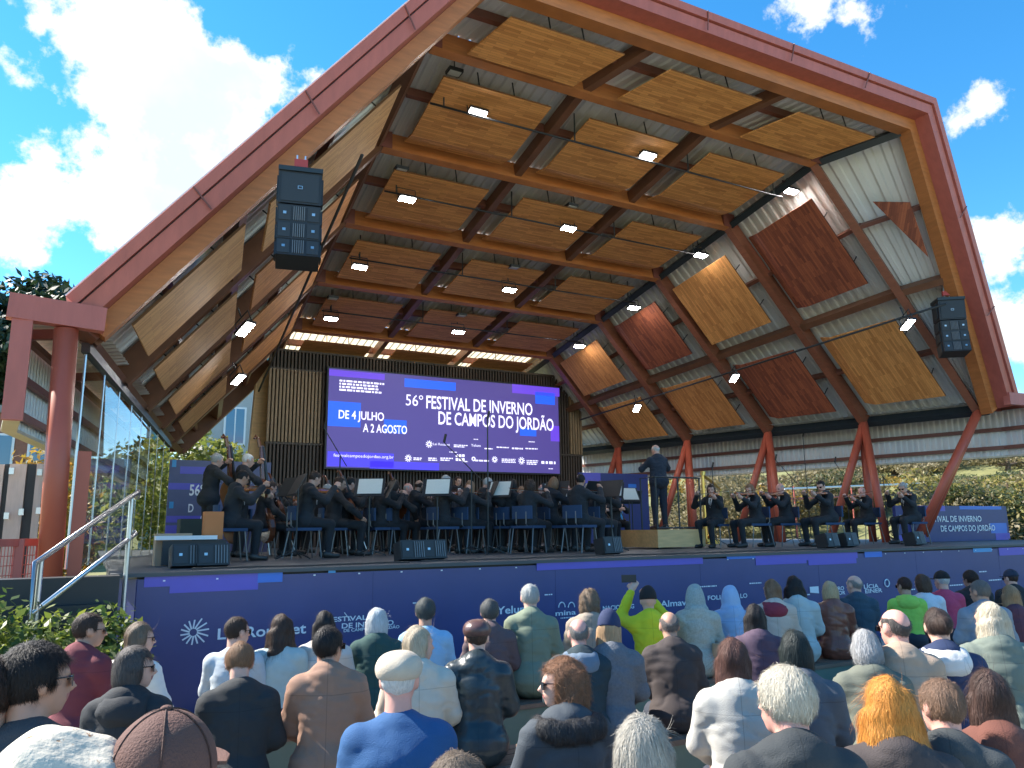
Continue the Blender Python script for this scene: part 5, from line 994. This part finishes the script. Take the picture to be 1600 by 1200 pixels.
# podium, conductor
pd = empty('podium', label='square pale oak conductor podium with black guard rail', cat='podium'); PX0, PX1, PY0, PY1, PH = 9.68, 10.88, 12.05, 13.25, .37
MB().box(((PX0+PX1)/2, (PY0+PY1)/2, STAGE+.03+(PH-.03)/2), (PX1-PX0, PY1-PY0, PH-.03)).build('platform', OAK, pd)
for xx in (PX0+.1, PX1-.1): MB().box((xx, PY0+.1, STAGE+.016), (.06, .06, .03)).build('foot', BLACK, pd)
zt_ = STAGE+PH
for xx in (PX0+.04, (PX0+PX1)/2, PX1-.04): MB().tube([(xx, PY0+.05, zt_), (xx, PY0+.05, zt_+1.02)], .017, 8).build('rail_post', STEELM, pd)
for z in (.03, 1.02): MB().tube([(PX0+.02, PY0+.05, zt_+z), (PX1-.02, PY0+.05, zt_+z)], .018, 8).build('rail', STEELM, pd)
MB().tube([(PX0+.02, PY0+.05, zt_+1.02), (PX0+.02, PY0+.5, zt_+1.02), (PX0+.02, PY0+.5, zt_)], .017, 8).build('rail', STEELM, pd)
person('conductor', MP['conductor'], (10.22, 12.62, zt_), R_(-10), 1.02, 'grey-haired conductor in dark suit standing on the podium with his back turned', group=None, hair='balding', hc=(.45, .44, .42), top='coat', tc=(.02, .028, .045), bc=(.018, .024, .04), strands=900)
mstand(10.2, 13.6, 0, 'with open score in front of the conductor')
# harp, mic stands, front fills
hp = empty('harp', label='gilded concert harp beside the podium', cat='harp'); hx = atY(1101, 800, 15.0); GOLD = mat('gold', (.75, .48, .12), .3, metal=.8); b = A_((hx[0], 15.0, STAGE))
MB().tube([b+A_((0, 0, .1)), b+A_((0, 0, 1.72))], .045, 10).tube([b+A_((0, 0, 1.7)), b+A_((.02, 0, 1.80))], .07, 10).build('column', GOLD, hp); MB().tube([b+A_((0, 0, 1.7)), b+A_((.25, .05, 1.6)), b+A_((.45, .1, 1.5)), b+A_((.7, .15, 1.35))], .04, 8).build('neck', GOLD, hp)
MB().tube([b+A_((.1, 0, .15)), b+A_((.72, .15, 1.36))], .12, 8, .05).build('soundbox', GOLD, hp); MB().box(b+A_((.1, 0, .06)), (.4, .3, .12)).build('base', GOLD, hp)
mb = MB()
for k in range(12): t = k/12; mb.tube([b+A_((.08+.6*t, .1*t, .3+.95*t)), b+A_((.06+.6*t, .1*t, 1.66-.3*t))], .003, 3)
mb.build('strings', PAPER, hp)
for k, (x, yt, yf, bm) in enumerate(((763, 655, 866, 0), (737, 735, 866, -.7), (1268, 683, 846, 0), (1245, 748, 848, -.8), (1330, 750, 846, -.6), (1390, 747, 846, -.7), (527, 712, 868, -.4), (1120, 732, 852, 0))):
    p = atZ(x, yf, STAGE); hgt = max(1.2, min(3.6, atY(x, yt, p[1])[2]-STAGE)); m_ = empty('microphone_stand', (p[0], p[1], STAGE), 0, label=('tall straight microphone stand rising before the screen', 'boom microphone stand among the violins', 'tall straight microphone stand beside the violinist with glasses', 'boom microphone stand by the bald violinist', 'boom microphone stand by the balding violinist near the end banner', 'boom microphone stand by the violinist with tie', 'boom microphone stand by the second viola player', 'straight microphone stand beside the podium')[k], cat='microphone', group='microphone stands')
    MB().tube([(0, 0, .1), (0, 0, hgt)], .012, 6).build('pole', STEELM, m_); top = A_((0, 0, hgt))
    if bm: e = top+A_((bm*.8, -.1, .45)); MB().tube([top-A_((bm*.3, 0, .18)), e], .009, 5).build('boom', STEELM, m_); top = e
    MB().tube([top, top+A_((.02, -.03, .14))], .022, 7).build('microphone', BLACK, m_)
    for q in range(3): MB().tube([(0, 0, .14), (.32*math.cos(q*2.09), .32*math.sin(q*2.09), .01)], .01, 5).build('leg', STEELM, m_)
FFL = ['low black stage speaker under the white keyboard lid', 'low black stage speaker before the first viola player', 'low black stage speaker before the curly-haired cellist', 'low black stage speaker before the grey-haired violinist', 'low black stage speaker beside the oak podium', 'low black stage speaker before the violinist with black hair and glasses', 'low black stage speaker touching the end banner', 'low black stage speaker before the balding violinist near the end banner']
for k, (x, y, w) in enumerate(((294, 888, 1), (333, 887, 1), (645, 877, 1), (678, 875, 1), (957, 866, 1), (1300, 856, 1), (1436, 853, 1), (1330, 855, 1))):
    p = atZ(x, y, STAGE); p[1] = max(p[1], FY+.3); p = atY(x, y-10, min(p[1], 9.9)); s_ = empty('front_fill_speaker', (p[0], p[1], STAGE), R_(4), label=FFL[k], cat='speaker', group='front fill speakers along the stage edge')
    R = np.array(Matrix.Rotation(R_(-12), 3, 'X')); MB().box((0, .1, .13), (.36, .24, .25), R).build('cabinet', BLACK, s_)
    for dx in (-.09,): MB().box(A_((dx, .1, .13))+R@A_((0, -.125, 0)), (.15, .012, .2), R).build('grille', GRILLE, s_); MB().box(A_((dx, .1, .13))+R@A_((0, -.134, 0)), (.035, .01, .03), R).build('badge', GALV, s_)
    for q in range(5): MB().box(A_((.02+q*.032, .1, .13))+R@A_((0, -.125, 0)), (.012, .016, .21), R).build('horn_fin', mat('horn_grey', (.16, .17, .18), .5), s_)
# ------------------------------------------------------------------ festival banners on the stage
def banner(x0, x1, z0, z1, Y, label, words, blocks, M=NAVY):
    b = empty('banner', label=label, cat='banner'); MB().box(((x0+x1)/2, Y+.05, (z0+z1)/2), (x1-x0, .08, z1-z0)).build('panel', M, b)
    for (a0, b0, a1, b1, M2) in blocks: MB().quad((x0+(x1-x0)*a0, Y+.006, z0+(z1-z0)*b0), (x0+(x1-x0)*a1, Y+.006, z0+(z1-z0)*b0), (x0+(x1-x0)*a1, Y+.006, z0+(z1-z0)*b1), (x0+(x1-x0)*a0, Y+.006, z0+(z1-z0)*b1)).build('printed_block', M2, b)
    for (s, a0, a1, zb, hh) in words: text_w(s, x0+(x1-x0)*a0, x0+(x1-x0)*a1, z0+(z1-z0)*zb, hh*(z1-z0), Y-.002, INK, b, .02)
    return b
pA, pB = atY(1400, 800, 11.9), atY(1573, 795, 11.9)
banner(pA[0], pB[0], STAGE, STAGE+.86, 11.9, 'low navy festival banner standing at the end of the stage by the bushes', (('56º', .02, .11, .55, .2), ('FESTIVAL DE INVERNO', .24, .74, .55, .17), ('DE CAMPOS DO JORDÃO', .36, .86, .28, .17)), ((.82, .2, .98, .5, BBLUE), (.86, 0, 1, .2, VIOLET), (.2, .85, .42, 1, VIOLET), (.55, .9, .95, 1, BBLUE), (.0, .0, .16, .2, VIOLET)), mat('navy_banner', (.02, .035, .17), .4))
pA, pB = atY(266, 718, 17.4), atY(424, 722, 17.4)
banner(pA[0], pB[0], STAGE, pA[2], 17.4, 'tall grey-blue festival banner behind the double bass players', (('56º', .2, .34, .62, .12), ('D', .2, .25, .44, .09), ('OD', .32, .42, .34, .07)), ((.1, .85, .5, .93, VIOLET), (0, .68, .3, .75, VIOLET), (.0, .12, .45, .3, VIOLET), (.02, .48, .06, .55, CYANP), (.02, .92, .06, 1, CYANP), (0, .33, .4, .4, VIOLET)), mat('slate_banner', (.09, .10, .20), .45))
pA, pB = atY(905, 738, 18.6), atY(1012, 738, 18.6)
banner(pA[0], pB[0], STAGE, pA[2], 18.6, 'navy festival banner at the back beside the slat wall end', (), ((.3, .55, .45, .75, BBLUE), (.7, .6, .82, .85, BBLUE), (.05, .85, .3, 1, VIOLET), (.5, .3, .6, .45, CYANP)), mat('navy_banner', (.02, .035, .17), .4))

for k, (xa, xb, Y) in enumerate(((300, 640, 9.35), (660, 955, 9.5), (960, 1300, 9.45))):
    a, b = atY(xa, 880, Y)[0], atY(xb, 870, Y)[0]; pts = [(a+(b-a)*t, Y+.07*math.sin(t*9+k)+.04*math.sin(t*23), STAGE+.012) for t in np.linspace(0, 1, 26)]
    tag(MB().tube(pts, .011, 5).build('cable', BLACK), ('black cable along the stage edge from the keyboard case', 'black cable along the stage edge before the violins', 'black cable along the stage edge past the podium')[k], 'cable', 'cables on the stage edge')
# ------------------------------------------------------------------ glazing, stairs, edge of stage
gw = empty('glass_screen', label='clear glass wind screen under the sloping panelled wall beside the stage', cat='glass wall')
for i in range(4):
    a, b = LF[i]+A_((-.12, 0, -.05)), LF[i+1]+A_((-.12, 0, -.05)); n_ = 2
    for k in range(n_):
        p, q = a+(b-a)*(k+.02)/n_, a+(b-a)*(k+.98)/n_; MB().slab([(p[0], p[1], STAGE), (q[0], q[1], STAGE), q, p], (.012, -.002, 0)).build('pane', GLASS, gw)
        MB().tube([(p[0], p[1], STAGE), p], .018, 6).build('post', GALV, gw)
MB().beam(LF[0]+A_((-.12, -.1, -.1)), LF[4]+A_((-.12, 0, -.1)), .1, .12).build('head_rail', STEELM, gw)
hr = empty('stair_handrail', label='bright steel tube handrail of the steps up to the stage', cat='handrail')
ptop = atY(217, 768, 8.7); pbot = atY(55, 880, 7.7); pm = atY(203, 890, 8.7)
d2 = A_((0, 0, -.42)); u = (pbot-ptop); MB().tube([ptop+A_((.0, .25, -.05)), ptop, pbot, pbot+A_((0, -.02, -.95))], .025, 8).build('top_rail', GALV, hr, True); MB().tube([ptop+A_((.0, .25, -.4)), ptop+d2, pbot+d2], .022, 8).build('mid_rail', GALV, hr, True)
for t in (.08, .95): q = ptop+u*t; MB().tube([q, (q[0], q[1], .3)], .022, 8).build('post', GALV, hr)
stp = empty('stage_steps', label='dark steps climbing to the stage beside the hedge', cat='steps')
for k in range(6):
    t = (k+.5)/6; q = pbot+(ptop-pbot)*t; MB().box((q[0]-.55, q[1]+.05, (STAGE*(k+1)/6)/2), (1.0, .3, STAGE*(k+1)/6)).build('step', BLACK, stp)
fen = empty('red_fence', label='red steel mesh fence and gate posts beside the steps', cat='fence'); f0 = atY(-30, 860, 9.6); f1 = atY(92, 855, 10.6)
for t in (0, .45, .75, 1): q = f0+(f1-f0)*t; MB().box((q[0], q[1], .95), (.1, .1, 1.75)).build('post', RED, fen)
for z in (1.75, 1.0, .3): MB().beam((f0[0], f0[1], z), (f1[0], f1[1], z), .06, .08).build('rail', RED, fen)
mb = MB()
for k in range(26): q = f0+(f1-f0)*k/25; mb.tube([(q[0], q[1], .3), (q[0], q[1], 1.75)], .005, 4)
for z in np.arange(.35, 1.75, .1): mb.tube([(f0[0], f0[1], z), (f1[0], f1[1], z)], .004, 4)
tag(mb.build('mesh_wires', RED, fen), kind='stuff')
cr = empty('transport_crate', label='tall pale pink board doors with black gaps and latches by the fence', cat='crate'); PB = mat('pink_boards', (.55, .40, .34), .7, var=.25, vscale=4, stretch=(6, 6, 1))
for k, (xa, xb, M) in enumerate(((-40, 8, PB), (8, 16, BLACK), (16, 43, PB), (43, 58, BLACK), (58, 70, PB))):
    a, b = atY(xa, 725, 13), atY(xb, 725, 13); MB().box(((a[0]+b[0])/2, 13+.06*(M is BLACK), (a[2]+.7)/2), (b[0]-a[0]-.004, .12, a[2]-.7)).build('board', M, cr)
for x, y in ((10, 806), (33, 800), (60, 798), (62, 738), (18, 736)): q = atY(x, y, 12.9); MB().box(q, (.06, .04, .09)).build('latch', GALV, cr)
bx = MB().box((0, 0, .2), (.42, .4, .4)).build('cardboard_box', mat('cardboard', (.40, .28, .18), .85)); q = atZ(160, 872, STAGE); bx.location = (q[0]*.7, min(q[1], 11), STAGE-.0); bx.location = (.95, 11.0, STAGE); tag(bx, 'pale cardboard box on the stage beside the glass screen', 'box')
kb = empty('equipment_case', label='dark equipment case with white keyboard lid at the stage corner', cat='case'); q = atY(292, 862, 10.6)
MB().box((q[0]+.1, 10.9, STAGE+.16), (.75, .4, .30)).build('case', BLACK, kb); MB().box((q[0], 10.8, STAGE+.345), (.72, .26, .05)).build('lid', WHITE, kb); MB().box((q[0]+.35, 11.1, STAGE+.5), (.24, .2, .36)).build('orange_case', mat('orange_case', (.55, .17, .04), .5), kb)
blk = MB().box((0, 0, .3), (.5, .5, .6)).build('stage_box', mat('dark_green', (.03, .04, .03), .8)); blk.location = (1.35, 12.0, STAGE); tag(blk, 'dark square box on the stage behind the handrail', 'box')
# ------------------------------------------------------------------ plants, buildings, hills
def leaves(name, regions, n, size, M, parent=None, seed=1, shell=.55):
    rg = np.random.default_rng(seed); vol = A_([r[1][0]*r[1][1]*r[1][2] for r in regions]); ix = rg.choice(len(regions), n, p=vol/vol.sum())
    c = A_([r[0] for r in regions])[ix]; r = A_([r[1] for r in regions])[ix]; d = rg.normal(size=(n, 3)); d /= np.linalg.norm(d, axis=1)[:, None]; rad = (shell+(1-shell)*rg.random(n)**.5)*(1+.12*rg.normal(size=n)); p = c+d*r*rad[:, None]
    nn = d*.7+rg.normal(size=(n, 3))*.6+A_((0, 0, .3)); nn /= np.linalg.norm(nn, axis=1)[:, None]; t = np.cross(nn, rg.normal(size=(n, 3))); t /= np.linalg.norm(t, axis=1)[:, None]; b = np.cross(nn, t); s = size*rg.uniform(.6, 1.3, n)[:, None]
    V = np.stack([p-t*s, p+b*s*.45, p+t*s, p-b*s*.45], 1).reshape(-1, 3); Q = np.arange(4*n).reshape(-1, 4); me = mesh_from(name, V, Q, False); me.materials.append(M); o = bpy.data.objects.new(name, me); COL.objects.link(o); o.parent = parent; return o
def plant(name, base, hgt, wid, n, size, M, label, cat, group=None, seed=1, lobes=7, trunk=True, conifer=False):
    rg = np.random.default_rng(seed); r = empty(name, tuple(base), 0, label=label, cat=cat, group=group); reg = []
    for k in range(lobes):
        if conifer: t = (k+.5)/lobes; reg.append(((rg.normal()*.12*wid, rg.normal()*.12*wid, hgt*(.3+.68*t)), (wid*.55*(1.05-t), wid*.55*(1.05-t), hgt*.10)))
        else: reg.append(((rg.normal()*wid*.28, rg.normal()*wid*.28, hgt*rg.uniform(.35, .82)), tuple(A_((wid*.3, wid*.3, hgt*.2))*rg.uniform(.7, 1.2))))
    leaves('crown', reg, n, size, M, r, seed)
    if trunk:
        mb = MB().tube([(0, 0, -.2), (wid*.02, 0, hgt*.4), (0, wid*.02, hgt*.85)], wid*.05+.02, 7, .015)
        for q in reg[::2]: mb.tube([(0, 0, hgt*.3), tuple(A_(q[0])*A_((.6, .6, .9))), q[0]], wid*.02+.01, 5, .008)
        mb.build('trunk', mat('bark', (.12, .085, .06), .9), r)
    return r
G1 = leafmat('hedge_leaf', (.04, .09, .02), (.22, .26, .04)); G2 = leafmat('yellow_leaf', (.22, .2, .03), (.42, .22, .04)); G3 = leafmat('dark_conifer', (.012, .03, .014), (.03, .055, .022), .2); G4 = leafmat('dry_shrub', (.14, .12, .055), (.27, .22, .11)); G5 = leafmat('green_shrub', (.045, .07, .028), (.12, .135, .05)); G6 = leafmat('hill_wood', (.02, .045, .016), (.06, .09, .03), .2)
h = empty('hedge', (0, 0, 0), label='clipped sunlit green hedge beside the stage front', cat='hedge'); reg = [((-3.2+k*.42, 7.75+.25*math.sin(k*1.7), .62+.1*math.sin(k*2.3)), (.42, .6, .62)) for k in range(9)]
leaves('foliage', reg, 16000, .05, G1, h, 4, .75); MB().box((-1.6, 7.85, .4), (3.4, .6, .8)).build('stems', mat('stem_dark', (.03, .04, .02), .9), h)
plant('tree', (*atY(28, 800, 17)[:2], 0), 3.9, 2.6, 6000, .09, G2, 'small tree with yellow and orange autumn leaves behind the board doors', 'tree', None, 11, 9)
plant('tree', (*atY(235, 800, 27)[:2], .2), 4.8, 5.5, 9000, .13, leafmat('light_green_leaf', (.10, .15, .03), (.30, .30, .06)), 'light green tree seen through the glass screen', 'tree', None, 12, 10)  # leaf colour varies at random from mid green to yellow-green
plant('tree', (*atY(325, 800, 30)[:2], .2), 4.2, 4.0, 6000, .13, leafmat('light_green_leaf', (.1, .15, .03), (.3, .3, .06)), 'light green tree before the grey house with cyan panel', 'tree', None, 13, 8)
for k in range(44):
    x = 1050+k*14.5+rng.uniform(-8, 8); Y = rng.uniform(21, 34) if x > 1240 else rng.uniform(25, 36); b = atY(x, 800, Y); gz = ground_z(b[0], b[1])
    top = atY(x, rng.uniform(728, 768), Y)[2]; M = (G4, G5, G4, G2)[k % 4]
    if x > 1440: top = atY(x, rng.uniform(695, 760), Y)[2]; M = (G5, G4, G5)[k % 3]
    plant('shrub', (b[0], b[1], gz), max(1.2, top-gz), rng.uniform(2.6, 4.4), 2400, .10, M, ('dry straw-coloured shrub on the slope behind the shell struts', 'green shrub on the slope behind the shell struts', 'dry straw-coloured shrub on the slope behind the shell struts', 'yellow-leaved shrub on the slope behind the shell struts')[(k % 4) if M is not G5 else 1], 'shrub', 'shrubs on the slope', 30+k, 6)
for k in range(9):
    x = 1462+k*20; Y = 13.5+2.2*((k*2) % 4); b = atY(x, 800, Y); gz = ground_z(b[0], b[1]); top = atY(x, 762-4*k+rng.uniform(-12, 12), Y)[2]
    plant('bush', (b[0], b[1], gz), top-gz, 2.6, 5000, .07, (G4, G5, leafmat('bush_mix', (.10, .13, .03), (.34, .27, .08)))[k % 3], ('dry leafy bush beside the end banner', 'green leafy bush beside the end banner', 'yellow-green leafy bush beside the end banner')[k % 3], 'bush', 'bushes beside the stage end', 130+k, 9)
for k in range(16):
    Y = 62+rng.uniform(-8, 14); x = 1080+k*40+rng.uniform(-15, 15); b = atY(x, 800, Y); gz = ground_z(b[0], b[1]); top = atY(x, 715-max(0, x-1450)*.25+rng.uniform(-10, 15), Y)[2]
    plant('tree', (b[0], b[1], gz), max(3, top-gz), 9, 3200, .35, G6, 'dark green tree on the wooded hillside beyond the shrubs', 'tree', 'trees on the wooded hillside', 60+k, 9)
hl = MB(); hv = []; NXh, NYh = 30, 14
for j in range(NYh):
    for i in range(NXh):
        x = -75+i*4.2; y = 85+j*7; z = 30*math.exp(-((x+24)/24)**2-((y-125)/30)**2)*(1+.06*math.sin(i*1.3+j)); hv.append((x, y, z-.5+ground_z(x, y)))
hl.add(hv, [(j*NXh+i, j*NXh+i+1, (j+1)*NXh+i+1, (j+1)*NXh+i) for j in range(NYh-1) for i in range(NXh-1)]); tag(hl.build('hill', mat('hill_green', (.03, .055, .022), .9, var=.4, vscale=.3), smooth=True), kind='structure')
for k, (x, yt) in enumerate(((-60, 520), (-30, 500), (-8, 497), (8, 488), (22, 474), (38, 462), (52, 455), (66, 446), (80, 440), (92, 434), (104, 428), (116, 436), (126, 455), (20, 510), (-5, 540), (50, 500), (80, 480), (105, 470))):
    Y = 92+4*(k % 3); t = atY(x, yt, Y); hh = 13+2*(k % 3); plant('pine_tree', (t[0], t[1], t[2]-hh), hh, 9.5, 3200, .55, G3, 'dark pine on the wooded hill above the red eave', 'tree', 'pines on the hill', 90+k, 8, True, k % 2 == 0)
def house(name, X0, X1, Y, Hh, M, label, wins, Mw, deep=8):
    r = empty(name, label=label, cat='building'); MB().box(((X0+X1)/2, Y+deep/2, Hh/2), (X1-X0, deep, Hh)).build('wall', M, r)
    MB().box(((X0+X1)/2, Y+deep/2, Hh+.15), (X1-X0+.6, deep+.6, .3)).build('roof', mat('roof_grey', (.25, .24, .23), .7), r)
    for (a, b, c, d) in wins:
        f = MB().box(((a+b)/2, Y-.03, (c+d)/2), (b-a, .08, d-c)).build('window', WHITE, r); MB().box(((a+b)/2, Y-.075, (c+d)/2), (b-a-.2, .02, d-c-.2)).build('pane', Mw, f); MB().box(((a+b)/2, Y-.09, (c+d)/2), (.06, .02, d-c-.2)).build('mullion', WHITE, f)
    return r
BG = mat('window_blue', (.06, .16, .26), .08, var=.3, vscale=.6, spec=.9); BRK = mat('brick_red', (.30, .13, .085), .85, var=.25, vscale=9)
a, b = atY(-120, 700, 40), atY(215, 700, 40); house('brick_house', a[0], b[0], 40, 7.2, BRK, 'low red brick building with wide blue windows behind the autumn tree', [(a[0]+1+k*2.7, a[0]+3.2+k*2.7, 4.3, 6.3) for k in range(int((b[0]-a[0]-1)/2.7))], BG)
a, b = atY(318, 700, 42), atY(440, 700, 42); w = b[0]-a[0]; hs_ = house('grey_house', a[0], b[0], 42, 13, mat('grey_render', (.42, .43, .42), .8), 'grey rendered house with white framed windows and cyan panel', [(a[0]+.9+k*1.75, a[0]+2.0+k*1.75, z, z+2) for k in range(2) for z in (3.4, 6.4, 9.4)], BG)
MB().box((a[0]+w*.80, 41.95, 6.5), (w*.22, .12, 13)).build('panel', mat('cyan_panel', (.08, .42, .50), .6), hs_)
rl = empty('slope_railing', label='white and red tube railing along the path behind the shell', cat='railing')
for (y0, y1, M, r_) in ((764, 753, WHITE, .05), (780, 768, RED, .04)):
    MB().tube([atY(1225, y0, 23.5), atY(1500, y1, 23.5)], r_, 6).build('rail', M, rl)
for x in (1240, 1330, 1420, 1490): q = atY(x, 760, 23.5); MB().tube([(q[0], q[1], ground_z(q[0], q[1])), q], .035, 6).build('post', RED, rl)
ut = empty('utility_pole', label='pale concrete utility pole with crossarms beyond the slope', cat='pole'); q = atY(1393, 735, 45); MB().tube([(q[0], 45, 0), (q[0], 45, q[2])], .16, 8, .1).build('pole', mat('concrete', (.5, .48, .45), .8), ut); MB().box((q[0], 45, q[2]-.4), (2.0, .1, .12)).build('crossarm', mat('concrete', (.5, .48, .45), .8), ut)
